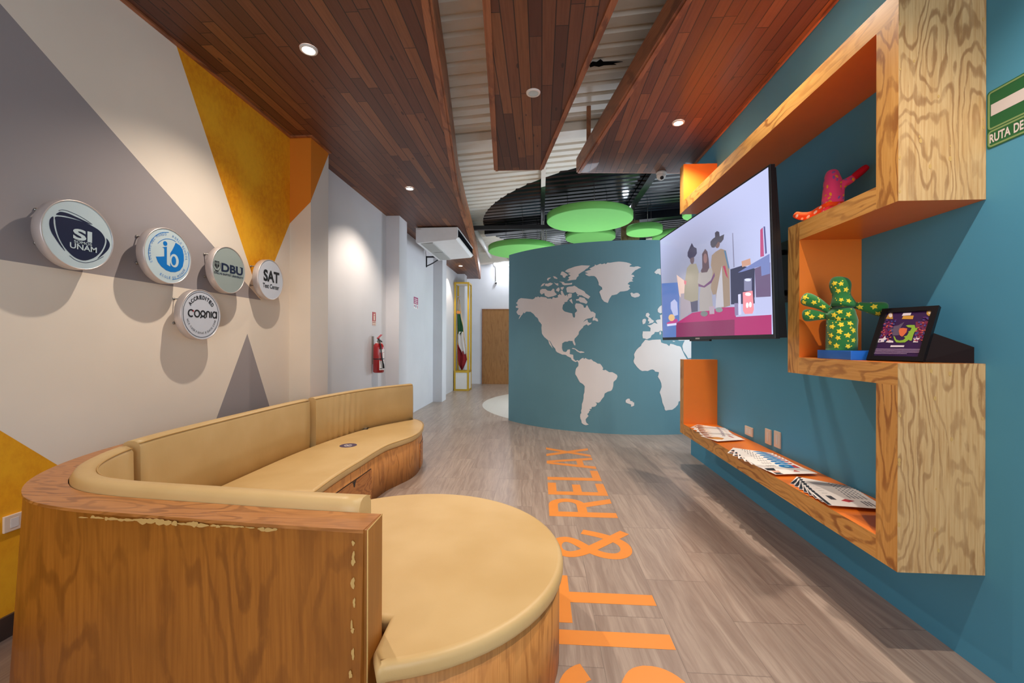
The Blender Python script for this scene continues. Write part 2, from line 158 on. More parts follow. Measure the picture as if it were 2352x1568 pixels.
TV_PIC=[['blue_wall',[82,108,165],[[0.023,0.561],[0.459,0.511],[0.423,0.021],[0.018,0.024]]],['lamp',[205,175,165],[[0.407,0.586],[0.606,0.495],[0.574,0.408],[0.477,0.375],[0.451,0.401]]],['grey_boxes',[150,140,150],[[0.487,0.407],[0.701,0.393],[0.702,0.236],[0.462,0.166]]],['dark_door',[44,44,72],[[1.343,0.477],[1.485,0.476],[1.632,0.433],[1.621,0.219],[1.338,0.238]]],['brown_shop',[98,80,112],[[1.632,0.433],[1.79,0.441],[1.786,0.232],[1.636,0.256]]],['blue_roof',[108,120,172],[[1.438,0.439],[1.634,0.471],[1.787,0.492],[1.785,0.377],[1.701,0.376],[1.698,0.436],[1.483,0.436]]],['sign_orange',[185,140,120],[[1.486,0.504],[1.587,0.504],[1.592,0.464],[1.492,0.466]]],['red_post',[172,72,115],[[1.702,0.652],[1.728,0.66],[1.732,0.489],[1.695,0.491]]],['blue_post',[80,80,130],[[1.736,0.662],[1.751,0.66],[1.761,0.501],[1.745,0.498]]],['pole',[125,125,150],[[1.381,0.714],[1.393,0.711],[1.4,0.483],[1.384,0.482]]],['table',[158,34,96],[[0.366,0.154],[0.714,0.223],[1.234,0.226],[1.401,0.216],[1.397,0.149],[1.788,0.139],[1.785,0.006],[0.356,0.019]]],['table_front',[120,34,78],[[0.366,0.154],[1.381,0.133],[1.374,0.011],[0.356,0.019]]],['legs_one',[72,70,92],[[0.684,0.332],[0.827,0.327],[0.82,0.227],[0.702,0.228]]],['poncho',[140,132,116],[[0.704,0.629],[0.816,0.612],[0.857,0.543],[0.833,0.316],[0.707,0.314],[0.557,0.356],[0.586,0.503],[0.635,0.607]]],['red_trim',[190,95,110],[[0.568,0.516],[0.62,0.498],[0.604,0.468],[0.569,0.484]]],['head_one',[92,76,84],[[0.783,0.652],[0.778,0.636],[0.766,0.625],[0.75,0.62],[0.732,0.624],[0.716,0.634],[0.705,0.65],[0.702,0.668],[0.707,0.684],[0.72,0.695],[0.737,0.699],[0.755,0.695],[0.77,0.685],[0.78,0.669]]],['hat_one',[58,54,76],[[0.747,0.794],[0.783,0.753],[0.831,0.732],[0.835,0.691],[0.796,0.672],[0.744,0.675],[0.695,0.674],[0.657,0.703],[0.659,0.734],[0.701,0.765]]],['dress',[150,142,140],[[0.856,0.528],[0.919,0.537],[1.104,0.533],[1.116,0.48],[1.059,0.443],[1.06,0.396],[1.084,0.216],[0.854,0.225],[0.857,0.344],[0.889,0.419],[0.835,0.456]]],['hair_two',[84,64,72],[[0.982,0.695],[1.016,0.667],[1.033,0.607],[1.039,0.54],[1.002,0.513],[0.907,0.524],[0.897,0.541],[0.924,0.56],[0.927,0.667]]],['face_two',[128,96,96],[[1.011,0.616],[1.007,0.6],[0.997,0.589],[0.984,0.584],[0.97,0.587],[0.958,0.596],[0.95,0.611],[0.948,0.629],[0.952,0.645],[0.962,0.656],[0.975,0.661],[0.989,0.658],[1.001,0.648],[1.009,0.633]]],['tunic',[140,120,104],[[1.086,0.624],[1.148,0.638],[1.223,0.644],[1.295,0.615],[1.335,0.487],[1.329,0.231],[1.234,0.224],[1.134,0.24],[1.13,0.331],[1.082,0.332],[1.055,0.387],[1.092,0.502],[1.065,0.554]]],['apron',[172,168,176],[[1.23,0.523],[1.241,0.23],[1.12,0.233],[1.139,0.33],[1.182,0.424]]],['sash',[160,50,80],[[1.244,0.516],[1.277,0.514],[1.314,0.417],[1.285,0.443]]],['sash_two',[100,60,100],[[0.846,0.447],[0.943,0.416],[1.059,0.443],[1.12,0.493],[1.123,0.465],[1.067,0.423],[0.953,0.402],[0.849,0.424]]],['blue_stripe',[80,110,140],[[1.266,0.621],[1.291,0.616],[1.335,0.487],[1.318,0.485]]],['head_three',[110,86,84],[[1.214,0.686],[1.209,0.671],[1.198,0.661],[1.181,0.657],[1.163,0.661],[1.147,0.672],[1.136,0.688],[1.133,0.706],[1.138,0.721],[1.151,0.731],[1.167,0.734],[1.185,0.73],[1.201,0.719],[1.211,0.703]]],['hat_three',[70,66,78],[[1.072,0.729],[1.107,0.741],[1.145,0.744],[1.145,0.777],[1.176,0.781],[1.208,0.766],[1.213,0.733],[1.277,0.732],[1.265,0.699],[1.225,0.684],[1.189,0.701],[1.131,0.671],[1.089,0.681],[1.071,0.706]]],['pink_box',[218,132,142],[[1.493,0.303],[1.605,0.3],[1.614,0.183],[1.597,0.158],[1.512,0.161],[1.491,0.183]]],['eyes',[235,225,235],[[1.557,0.214],[1.555,0.206],[1.55,0.201],[1.544,0.198],[1.537,0.198],[1.531,0.202],[1.527,0.209],[1.526,0.217],[1.528,0.224],[1.532,0.23],[1.539,0.232],[1.546,0.232],[1.552,0.228],[1.556,0.221]]],['eyes2',[235,225,235],[[1.592,0.214],[1.59,0.207],[1.586,0.201],[1.579,0.199],[1.572,0.199],[1.566,0.203],[1.563,0.21],[1.561,0.217],[1.563,0.225],[1.568,0.23],[1.574,0.233],[1.581,0.232],[1.587,0.228],[1.591,0.222]]],['smile',[235,225,235],[[1.588,0.279],[1.585,0.275],[1.575,0.272],[1.562,0.272],[1.547,0.274],[1.533,0.277],[1.524,0.282],[1.521,0.287],[1.524,0.292],[1.534,0.295],[1.548,0.295],[1.563,0.293],[1.576,0.289],[1.585,0.285]]],['face_box',[120,120,150],[[1.514,0.386],[1.602,0.38],[1.598,0.299],[1.51,0.31]]],['goggle',[200,205,230],[[1.593,0.368],[1.589,0.365],[1.579,0.363],[1.564,0.364],[1.548,0.366],[1.533,0.37],[1.523,0.375],[1.52,0.38],[1.524,0.383],[1.534,0.385],[1.549,0.384],[1.565,0.382],[1.58,0.378],[1.59,0.373]]],['clear_box',[172,176,212],[[1.623,0.256],[1.793,0.244],[1.784,0.144],[1.634,0.15]]],['jar',[125,115,150],[[1.387,0.242],[1.434,0.238],[1.433,0.159],[1.39,0.158]]],['jar2',[190,190,220],[[1.437,0.295],[1.47,0.295],[1.468,0.161],[1.436,0.159]]],['glass',[105,110,110],[[0.999,0.196],[0.992,0.188],[0.974,0.182],[0.949,0.179],[0.92,0.181],[0.895,0.187],[0.877,0.196],[0.871,0.206],[0.878,0.214],[0.897,0.221],[0.923,0.223],[0.951,0.22],[0.976,0.214],[0.993,0.206]]],['glass2',[120,130,130],[[1.229,0.209],[1.224,0.202],[1.208,0.197],[1.186,0.195],[1.162,0.197],[1.14,0.202],[1.124,0.21],[1.119,0.218],[1.125,0.225],[1.141,0.23],[1.164,0.232],[1.188,0.23],[1.21,0.224],[1.225,0.217]]],['cup',[160,140,155],[[1.022,0.249],[1.109,0.246],[1.102,0.189],[1.027,0.191]]],['figurine',[165,170,205],[[0.254,0.353],[0.347,0.373],[0.409,0.338],[0.418,0.225],[0.321,0.22],[0.25,0.295]]],['magenta_dish',[170,60,120],[[0.137,0.166],[0.378,0.194],[0.419,0.169],[0.3,0.14],[0.142,0.145]]],['dish_rim',[195,195,225],[[0.143,0.154],[0.375,0.154],[0.374,0.135],[0.148,0.133]]],['ball',[205,168,120],[[0.34,0.204],[0.332,0.19],[0.31,0.18],[0.28,0.176],[0.245,0.178],[0.214,0.186],[0.193,0.199],[0.186,0.213],[0.195,0.227],[0.218,0.237],[0.25,0.241],[0.284,0.239],[0.314,0.231],[0.334,0.218]]]]
POSTER=[['purple',[52,22,74],[[0.046,0.942],[0.929,0.937],[0.904,0.071],[0.023,0.063]]],['red_left',[110,34,84],[[0.12,0.73],[0.257,0.74],[0.265,0.548],[0.178,0.423],[0.101,0.424]]],['red_right',[118,44,78],[[0.668,0.731],[0.88,0.742],[0.903,0.385],[0.81,0.386],[0.723,0.531]]],['blue_right',[70,70,130],[[0.71,0.549],[0.769,0.538],[0.764,0.44],[0.73,0.45]]],['grey_splash',[98,84,108],[[0.247,0.645],[0.382,0.676],[0.47,0.736],[0.434,0.617],[0.453,0.485],[0.34,0.478],[0.269,0.567]]],['badge',[205,160,70],[[0.803,0.93],[0.888,0.929],[0.897,0.843],[0.856,0.83],[0.812,0.868]]],['badge_in',[230,215,190],[[0.88,0.892],[0.881,0.88],[0.877,0.871],[0.87,0.866],[0.86,0.867],[0.849,0.873],[0.84,0.884],[0.835,0.896],[0.833,0.908],[0.837,0.917],[0.845,0.922],[0.855,0.921],[0.865,0.914],[0.874,0.904]]],['emblem',[190,140,60],[[0.107,0.809],[0.134,0.914],[0.203,0.917],[0.245,0.799]]],['emblem_in',[220,205,200],[[0.213,0.873],[0.215,0.854],[0.209,0.84],[0.197,0.832],[0.181,0.834],[0.165,0.843],[0.15,0.86],[0.141,0.879],[0.139,0.898],[0.145,0.913],[0.157,0.92],[0.173,0.919],[0.19,0.909],[0.204,0.892]]],['title_top',[225,215,225],[[0.394,0.853],[0.405,0.907],[0.547,0.907],[0.545,0.858]]],['title_low',[205,150,60],[[0.411,0.791],[0.421,0.85],[0.604,0.848],[0.607,0.78]]],['heart',[218,110,70],[[0.423,0.561],[0.426,0.612],[0.485,0.619],[0.56,0.606],[0.567,0.537],[0.528,0.464],[0.505,0.455],[0.462,0.484]]],['lizard',[140,180,60],[[0.521,0.659],[0.547,0.671],[0.67,0.668],[0.703,0.604],[0.744,0.628],[0.726,0.549],[0.703,0.532],[0.698,0.478],[0.701,0.378],[0.669,0.379],[0.647,0.397],[0.595,0.347],[0.511,0.341],[0.439,0.348],[0.389,0.401],[0.352,0.468],[0.381,0.458],[0.424,0.4],[0.482,0.38],[0.549,0.389],[0.581,0.426],[0.539,0.454],[0.593,0.472],[0.609,0.535],[0.59,0.545],[0.626,0.562],[0.636,0.616],[0.567,0.629]]],['star_left',[225,215,225],[[0.094,0.344],[0.103,0.414],[0.178,0.423],[0.201,0.477],[0.223,0.432],[0.256,0.417],[0.223,0.383],[0.217,0.354],[0.161,0.349]]],['star_mid',[225,215,225],[[0.247,0.349],[0.28,0.397],[0.379,0.372],[0.392,0.341],[0.314,0.341]]],['star_right',[225,215,225],[[0.73,0.346],[0.739,0.387],[0.713,0.423],[0.749,0.423],[0.764,0.454],[0.786,0.422],[0.83,0.426],[0.803,0.386],[0.817,0.346]]],['name_line',[225,215,225],[[0.361,0.256],[0.361,0.29],[0.602,0.291],[0.602,0.259]]],['text_line',[165,140,175],[[0.091,0.214],[0.092,0.223],[0.907,0.228],[0.907,0.22]]],['text_line',[165,140,175],[[0.088,0.192],[0.088,0.201],[0.909,0.209],[0.909,0.201]]],['text_line',[165,140,175],[[0.089,0.17],[0.09,0.179],[0.91,0.189],[0.91,0.181]]],['text_line',[165,140,175],[[0.091,0.145],[0.092,0.154],[0.912,0.168],[0.912,0.16]]],['text_line',[165,140,175],[[0.093,0.123],[0.093,0.132],[0.689,0.142],[0.689,0.133]]],['small_mark',[205,150,60],[[0.827,0.067],[0.826,0.085],[0.892,0.088],[0.893,0.07]]]]
SG={'main':[[-0.107,0.0628],[-0.0689,0.0712],[-0.0191,0.0733],[0.0332,0.0698],[0.0881,0.0531],[0.1153,0.0309],[0.1255,0.004],[0.117,-0.0332],[0.0972,-0.0695],[0.0693,-0.0983],[0.0287,-0.1198],[-0.0054,-0.1198],[-0.036,-0.1052],[-0.0682,-0.0741],[-0.0925,-0.0315],[-0.1044,0.0106],[-0.1081,0.044]],'sl':[[-0.1168,0.0599],[-0.1267,0.0518],[-0.1324,0.0371],[-0.1323,0.011],[-0.1229,-0.0179],[-0.1018,-0.0497],[-0.0827,-0.0746],[-0.0657,-0.091],[-0.0924,-0.0474],[-0.1091,-0.0038],[-0.1155,0.0313]],'st':[[-0.1047,0.0727],[-0.0953,0.0861],[-0.0834,0.0932],[-0.0543,0.0945],[-0.0191,0.0884],[0.0198,0.0802],[0.0548,0.0701],[0.0305,0.0705],[-0.0191,0.0774],[-0.0689,0.078]],'sr':[[0.1319,0.0174],[0.146,0.0029],[0.1506,-0.0168],[0.1404,-0.0428],[0.1172,-0.0713],[0.086,-0.1008],[0.1085,-0.0672],[0.1257,-0.0313],[0.1337,0.0001]],'lt':[[-0.0942,0.0953],[-0.0787,0.1038],[-0.0543,0.1058],[-0.0063,0.0977],[0.0278,0.0866],[0.0603,0.0716]],'lb':[[-0.0459,-0.11],[-0.0233,-0.1247],[0.0024,-0.1314],[0.0287,-0.131],[0.0611,-0.1199],[0.0888,-0.1031],[0.1172,-0.0824]],'ib':[[0.0506,0.0947],[0.0829,0.0847],[0.1022,0.064],[0.112,0.0309],[0.1134,-0.004],[0.1046,-0.0458],[0.0838,-0.0744],[0.0487,-0.0915],[0.0145,-0.0957],[-0.019,-0.0906],[-0.0516,-0.0733],[-0.0757,-0.0494],[-0.0889,-0.0202],[-0.0599,-0.0149],[-0.0314,-0.0078],[-0.0316,0.0375],[-0.036,0.0437],[-0.0458,0.0454],[-0.0142,0.0552],[-0.003,0.0365],[0.0094,0.0173],[0.0279,0.048],[0.0392,0.07]],'istem':[[-0.0142,0.0552],[0.0094,0.0198],[0.0098,-0.0625],[-0.0136,-0.0546]],'bo':[[0.0723,-0.0208],[0.0715,-0.0302],[0.0691,-0.0391],[0.0652,-0.047],[0.0601,-0.0536],[0.0539,-0.0586],[0.0471,-0.0616],[0.0399,-0.0626],[0.0328,-0.0615],[0.026,-0.0584],[0.02,-0.0534],[0.0149,-0.0469],[0.0111,-0.0391],[0.0087,-0.0304],[0.0079,-0.0212],[0.0087,-0.0121],[0.0109,-0.0033],[0.0147,0.0045],[0.0196,0.0111],[0.0256,0.0162],[0.0324,0.0194],[0.0395,0.0206],[0.0467,0.0197],[0.0535,0.0168],[0.0598,0.0119],[0.065,0.0053],[0.0689,-0.0026],[0.0714,-0.0114]],'bi':[[0.0524,-0.022],[0.0519,-0.0294],[0.0502,-0.0363],[0.0476,-0.0422],[0.0442,-0.0468],[0.0402,-0.0496],[0.0358,-0.0506],[0.0316,-0.0496],[0.0275,-0.0468],[0.0241,-0.0424],[0.0215,-0.0365],[0.0198,-0.0297],[0.0192,-0.0225],[0.0197,-0.0152],[0.0213,-0.0083],[0.0239,-0.0024],[0.0273,0.0021],[0.0313,0.005],[0.0356,0.0061],[0.0399,0.0052],[0.0439,0.0025],[0.0474,-0.002],[0.0501,-0.0078],[0.0518,-0.0147]],'dot':[[-0.0104,0.0729],[-0.0111,0.0684],[-0.0132,0.0643],[-0.0165,0.061],[-0.0206,0.0589],[-0.0252,0.058],[-0.0298,0.0586],[-0.0339,0.0605],[-0.0371,0.0636],[-0.0392,0.0675],[-0.04,0.0718],[-0.0393,0.0763],[-0.0372,0.0803],[-0.034,0.0836],[-0.0299,0.0858],[-0.0253,0.0867],[-0.0208,0.0862],[-0.0166,0.0843],[-0.0133,0.0812],[-0.0112,0.0773]],'c1':[[-0.0762,0.0607],[-0.0604,0.0784],[-0.0363,0.0951],[-0.0089,0.105],[0.0247,0.1082],[0.0506,0.1021]],'o1':[[-0.1298,-0.0503],[-0.136,-0.0195],[-0.1352,0.0174],[-0.1243,0.0566],[-0.105,0.0888],[-0.0791,0.1148],[-0.0473,0.1346],[-0.0008,0.1479]],'o2':[[0.1437,0.0577],[0.1513,0.0338],[0.1552,-0.0012],[0.1474,-0.0434],[0.1272,-0.0823],[0.0959,-0.1124],[0.0606,-0.1316],[0.026,-0.141]]}
# ------------------------------------------------------------------ materials
M = {}
PL = (lin((232, 178, 98)), lin((214, 152, 72)), lin((152, 88, 30)))
M['ply_v'] = wood('plywood_upright_grain', *PL, axis=2, scale=1.15, seed=1.3)
M['ply_y'] = wood('plywood_level_grain', *PL, axis=1, scale=1.15, seed=4.7)
M['ply_face'] = wood('plywood_pale_face', lin((214, 178, 126)), lin((190, 146, 92)), lin((138, 92, 50)), axis=2, scale=1.5, seed=9.1, streng=0.85)
M['sofa_ply'] = wood('bench_plywood', lin((172, 108, 38)), lin((148, 88, 27)), lin((104, 56, 15)), axis=2, scale=1.1, seed=2.2, rough=0.42, fig=0.7, coat=0.12, stain=0.8, streng=0.6)
M['base_ply_lightened'] = wood('lightened_base_plywood', lin((206, 142, 76)), lin((184, 120, 58)), lin((130, 74, 30)), axis=2, scale=1.1, seed=3.9, rough=0.45, fig=0.7, streng=0.6)  # bench plywood lightened in colour to offset the shade it stands in
M['sofa_cap'] = wood('bench_plywood_cap', lin((192, 130, 70)), lin((170, 108, 52)), lin((136, 82, 36)), axis=0, scale=1.6, seed=6.0, rough=0.4, coat=0.12)
M['drawer'] = wood('drawer_plywood', lin((196, 132, 72)), lin((178, 112, 56)), lin((126, 66, 28)), axis=1, scale=1.6, seed=8.0, rough=0.45)
M['door_wood'] = wood('door_veneer', lin((168, 118, 66)), lin((150, 102, 52)), lin((140, 92, 46)), axis=2, scale=1.5, seed=3.3, fig=0.3)
M['pale_wood'] = wood('pale_column_wood', lin((226, 196, 146)), lin((212, 178, 124)), lin((186, 146, 92)), axis=2, scale=1.2, seed=5.5)
M['fascia'] = wood('stained_board', lin((168, 108, 70)), lin((148, 92, 58)), lin((106, 60, 36)), axis=1, scale=0.9, seed=7.7, fig=0.4)
M['putty'] = flat('filler_putty', (200, 162, 96), rough=0.7)

def plank_mat():
    m = Mat('stained_ceiling_planks', rough=0.5, coat=0.05); x, y, z = m.pos()
    pw = 0.084; row = (x/pw).floor(); fx = (x/pw).fract()
    sh = m.white(m.vec(row, 3.0, 1.0)); yy = y/1.15+sh*7.0; colm = yy.floor(); fy = yy.fract()
    r = m.white(m.vec(row, colm, 2.0)); r2 = m.white(m.vec(row, colm, 9.0))
    g = m.noise(m.vec(x*70+r*31.0, y*2.6, r*9.0), 1, 4, 0.6)
    g2 = m.noise(m.vec(x*16+r*17.0, y*2.0, r*5.0), 1, 3, 0.6, 0.6)
    c = m.mix(r, lin((88, 51, 34)), lin((122, 75, 48)))
    c = m.mix(r2.gt(0.84)*0.5, c, lin((152, 98, 56)))
    c = m.mix(r2.lt(0.2)*0.55, c, lin((84, 42, 28)))
    c = m.mix(g.ramp(0.35, 0.8)*0.45, c, lin((76, 36, 20)))
    c = m.mix(g2.ramp(0.55, 0.8)*0.5, c, lin((80, 36, 20)))
    n = m.t.nodes.new('ShaderNodeTexVoronoi'); m.t.links.new(m.vec(x*9, y*3.0, 0.0), n.inputs['Vector']); n.inputs['Scale'].default_value = 1
    kn = Q(m.t, n.outputs['Distance']).lt(0.085)
    c = m.mix(kn*0.75, c, lin((44, 20, 12)))
    gap = fx.lt(0.05).max(fx.gt(0.965)).max(fy.lt(0.005))
    c = m.mix(gap*0.85, c, lin((30, 14, 9)))
    m.color(c); m.bump(gap.inv(), 0.5, 0.003); return m.m
M['planks'] = plank_mat()

def floor_mat():
    m = Mat('wood_look_floor_tiles', rough=0.34, spec=0.45); x, y, z = m.pos()
    wx = 0.335; xs = (x-0.60)/wx; row = xs.floor(); fx = xs.fract()
    ys = (y-1.80)/0.69+(row*0.5); colm = ys.floor(); fy = ys.fract()
    r = m.white(m.vec(row, colm, 1.0))
    wv = m.noise(m.vec(x*5+r*20.0, y*0.8+r*11.0, 1.0), 1, 3)
    g = m.noise(m.vec((x+y*0.04)*26+wv*5.0+r*40.0, y*1.3, r*5.0), 1, 5, 0.65)
    g2 = m.noise(m.vec((x+y*0.04)*95+wv*8.0, y*3.4, r*7.0), 1, 3, 0.6)
    c = m.mix(g.ramp(0.28, 0.72), lin((150, 130, 118)), lin((186, 168, 154)))
    c = m.mix(g2.ramp(0.45, 0.8)*0.45, c, lin((128, 110, 100)))
    c = m.mix(r*0.35, c, lin((140, 122, 112)))
    gap = fx.lt(0.008).max(fy.lt(0.006))
    c = m.mix(gap*0.55, c, lin((104, 92, 86)))
    # white terrazzo disc laid in the floor of the round room
    dx, dy = x-1.76, y-9.51
    rr = (dx*dx+dy*dy).pow(0.5)
    tl = (x*3.0).fract().lt(0.01).max((y*3.0).fract().lt(0.01))
    white = m.mix(tl*0.3, lin((214, 208, 200)), lin((150, 146, 140)))
    c = m.mix(rr.lt(3.03), c, white)
    m.color(c); m.rough(g*0.12+0.27); return m.m
M['floor'] = floor_mat()

def paint(name, rgb, shapes=None, rough=0.75, crack=True):
    """wall paint; shapes = [(colour, texture flag, convex polygon in (y, z) or (x, z), axis)] painted on it"""
    m = Mat(name, rough=rough, spec=0.25); p = m.pos(); c = lin(rgb)
    n = m.noise(m.vec(*p), 1.3, 3); n2 = m.noise(m.vec(*p), 60, 3)
    col = m.mix(n.ramp(0.35, 0.7), tuple(v*0.95 for v in c), c)
    for (srgb, mottled, poly, ax) in (shapes or []):
        u, v = p[ax], p[2]; mask = None; k = len(poly)
        area = sum(poly[i][0]*poly[(i+1) % k][1]-poly[(i+1) % k][0]*poly[i][1] for i in range(k))
        for i in range(k):
            (x0, y0), (x1, y1) = poly[i], poly[(i+1) % k]
            if area < 0: (x0, y0), (x1, y1) = (x1, y1), (x0, y0)
            e = ((v-y0)*(x1-x0) - (u-x0)*(y1-y0)).gt(0.0)
            mask = e if mask is None else mask*e
        sc = lin(srgb)
        if mottled:
            mm = m.noise(m.vec(p[0], p[1], p[2]*0.7), 26, 5, 0.7)
            sc = m.mix(mm.ramp(0.3, 0.75), lin((238, 164, 26)), lin((220, 138, 20)))
            sc = m.mix(m.noise(m.vec(*p), 2.2, 2).ramp(0.35, 0.7)*0.6, sc, lin((246, 188, 44)))
        col = m.mix(mask, col, sc)
    m.color(col); m.bump(n2, 0.06, 0.002); return m.m
GREY = (158, 151, 152); ORA = (214, 126, 34)
CR = (242, 230, 214)
M['wall_left'] = paint('left_wall_paint', CR, [
    (GREY, 0, [(3.56, 1.705), (-3.0, 1.73), (-3.0, 5.9)], 1),
    (GREY, 0, [(3.388, 1.411), (2.60, -0.10), (4.08, -0.10)], 1),
    (ORA, 1, [(3.545, 1.72), (2.35, 3.93), (3.99, 3.93), (3.99, 2.50)], 1),
    (ORA, 1, [(1.2, 1.49), (2.75, 0.0), (-3.0, 0.0), (-3.0, 1.49)], 1),
])
M['wall_far'] = paint('white_wall_paint', (220, 220, 224))
M['column_side'] = paint('left_wall_column_paint', (224, 218, 212), [(ORA, 0, [(3.97, 2.68), (4.37, 3.38), (4.37, 3.9), (3.97, 3.9)], 1)])
M['column_front'] = paint('left_wall_column_face', (226, 212, 194), [(ORA, 0, [(-2.43, 2.475), (-2.20, 2.70), (-2.20, 3.9), (-2.43, 3.9)], 0)])
M['teal'] = paint('teal_wall_paint', (84, 162, 200), rough=0.55)
M['teal_map'] = paint('teal_mural_paint', (98, 142, 156), rough=0.55)
M['map'] = paint('mural_land_paint', (226, 220, 218))
M['orange'] = flat('orange_lacquer', (232, 124, 34), rough=0.42, coat=0.15)
M['letter_orange'] = flat('orange_floor_vinyl', (236, 146, 58), rough=0.4)

def roof_mat():
    m = Mat('painted_roof_sheet', rough=0.5); x, y, z = m.pos()
    dx, dy = x-1.76, y-9.51; rr = (dx*dx+dy*dy).pow(0.5); blk = rr.lt(3.03)
    n = m.noise(m.vec(x*1.2, y*3.0, 0.0), 1.5, 4)
    c = m.mix(n.ramp(0.45, 0.75)*0.5, lin((226, 220, 208)), lin((206, 186, 152)))
    c = m.mix(blk, c, lin((14, 16, 22)))
    m.color(c); m.rough((blk*-0.33)+0.5); return m.m
M['roof'] = roof_mat()
M['steel_white'] = M['roof']
def leather():
    m = Mat('tan_leatherette', rough=0.42, spec=0.4); x, y, z = m.pos()
    n = m.noise(m.vec(x, y, z), 2.2, 3); f = m.noise(m.vec(x, y, z), 260, 2)
    w = m.noise(m.vec(x*3, y*3, z*1.2), 5, 3, 0.6)
    m.color(m.mix(n.ramp(0.3, 0.7), lin((212, 180, 126)), lin((202, 168, 112))))
    m.bump(f*0.12+w*0.9, 0.25, 0.006); return m.m
M['leather'] = leather()
M['seam'] = flat('leatherette_piping', (196, 156, 92), rough=0.45)
M['black'] = flat('black_plastic', (22, 22, 26), rough=0.35)
M['dark'] = flat('dark_grille', (40, 40, 46), rough=0.6)
M['matte_black'] = Mat('matte_black', rough=1.0, spec=0.0).color((0.01, 0.01, 0.012)).m
M['dull_black'] = Mat('dull_black_card', rough=0.9, spec=0.1).color(lin((34, 28, 30))).m
M['white'] = flat('white_plastic', (226, 224, 220), rough=0.4)
M['cream'] = flat('cream_plate', (232, 214, 194), rough=0.45)
M['ac'] = flat('air_conditioner_enamel', (226, 226, 226), rough=0.35)
M['acg'] = flat('air_intake_grille', (168, 168, 164), rough=0.6)
M['alu'] = flat('brushed_aluminium', (214, 204, 200), rough=0.38, metal=0.55)
M['steel'] = flat('steel_pin', (150, 146, 140), rough=0.35, metal=0.8)
M['red'] = flat('red_enamel', (170, 24, 30), rough=0.3, coat=0.4)
M['gold'] = flat('gold_aluminium', (206, 168, 52), rough=0.4, metal=0.35)
M['green_disc'] = flat('green_acoustic_felt', (118, 192, 96), rough=0.85, var=0.04)
M['blue_box'] = flat('blue_card', (24, 104, 206), rough=0.5)
M['green_fabric'] = flat('green_plush', (38, 118, 56), rough=0.95, sheen=0.3)
M['dark_green'] = flat('dark_green_plush', (30, 66, 50), rough=0.95)
M['star'] = flat('yellow_felt_star', (240, 216, 60), rough=0.9)
M['pink'] = flat('pink_plush', (238, 80, 158), rough=0.95, sheen=0.3)
M['red_plush'] = flat('crimson_plush', (196, 20, 60), rough=0.95)
M['orange_plush'] = flat('orange_plush', (240, 96, 40), rough=0.95)
M['dotw'] = flat('cream_felt_dot', (250, 226, 206), rough=0.9)
M['doty'] = flat('yellow_felt_dot', (246, 196, 60), rough=0.9)
M['dotb'] = flat('lilac_felt_dot', (140, 120, 210), rough=0.9)
M['rope'] = flat('grey_rope', (190, 184, 172), rough=0.9)
M['paper'] = flat('white_card', (244, 238, 234), rough=0.6, var=0.02)
M['ink'] = flat('black_ink', (26, 26, 32), rough=0.6)
M['navy'] = flat('navy_print', (20, 28, 62), rough=0.4)
M['ibblue'] = flat('bright_blue_print', (0, 116, 200), rough=0.4)
M['face_pale'] = flat('pale_blue_acrylic', (196, 214, 220), rough=0.35)
M['face_white'] = flat('white_acrylic', (206, 212, 224), rough=0.35)
M['face_grey'] = flat('grey_acrylic', (150, 162, 160), rough=0.35)
M['sign_green'] = flat('sign_green', (16, 104, 62), rough=0.4)
M['sign_rim'] = flat('luminous_sign_edge', (130, 164, 110), rough=0.4)
M['sign_white'] = flat('sign_white', (226, 222, 226), rough=0.4)
M['skirting'] = flat('dark_skirting_tile', (70, 56, 50), rough=0.4)
M['purple_sticker'] = flat('violet_sticker', (70, 56, 92), rough=0.5)
def glass():
    m = Mat('case_glass', rough=0.02, trans=1.0, alpha=0.16, spec=0.6); m.b.inputs['IOR'].default_value = 1.05
    m.color((0.92, 0.97, 0.97)); return m.m
M['glass'] = glass()
def emit(name, rgb, power):
    return Mat(name, emit=lin(rgb), power=power).color(lin(rgb)).m
M['lens'] = emit('lit_lamp_lens', (255, 246, 232), 30)
M['lens_cool'] = emit('lit_cool_lens', (232, 242, 255), 30)
def screen_mat():
    m = Mat('screen_glow', rough=0.12, emit=(1, 1, 1), power=0.66).color((0.01, 0.01, 0.01)); x, y, z = m.pos()
    d = ((y-3.75)*(y-3.75)*0.8+(z-1.75)*(z-1.75)*1.6).pow(0.5)
    c = m.mix(d.ramp(0.25, 1.15), lin((140, 142, 164)), lin((186, 192, 230)))
    m.t.links.new(c, m.b.inputs['Emission Color']); return m.m
CM = {}
def cmat(rgb, e=0.0, rough=0.5):
    k = (tuple(rgb), e, rough)
    if k not in CM:
        n = 'screen_glow' if e else 'print'
        CM[k] = emit(n, rgb, e) if e else flat(n, rgb, rough=rough, var=0.02)
        if e: CM[k].node_tree.nodes['Principled BSDF'].inputs['Base Color'].default_value = (0.01, 0.01, 0.01, 1); CM[k].node_tree.nodes['Principled BSDF'].inputs['Roughness'].default_value = 0.12
    return CM[k]

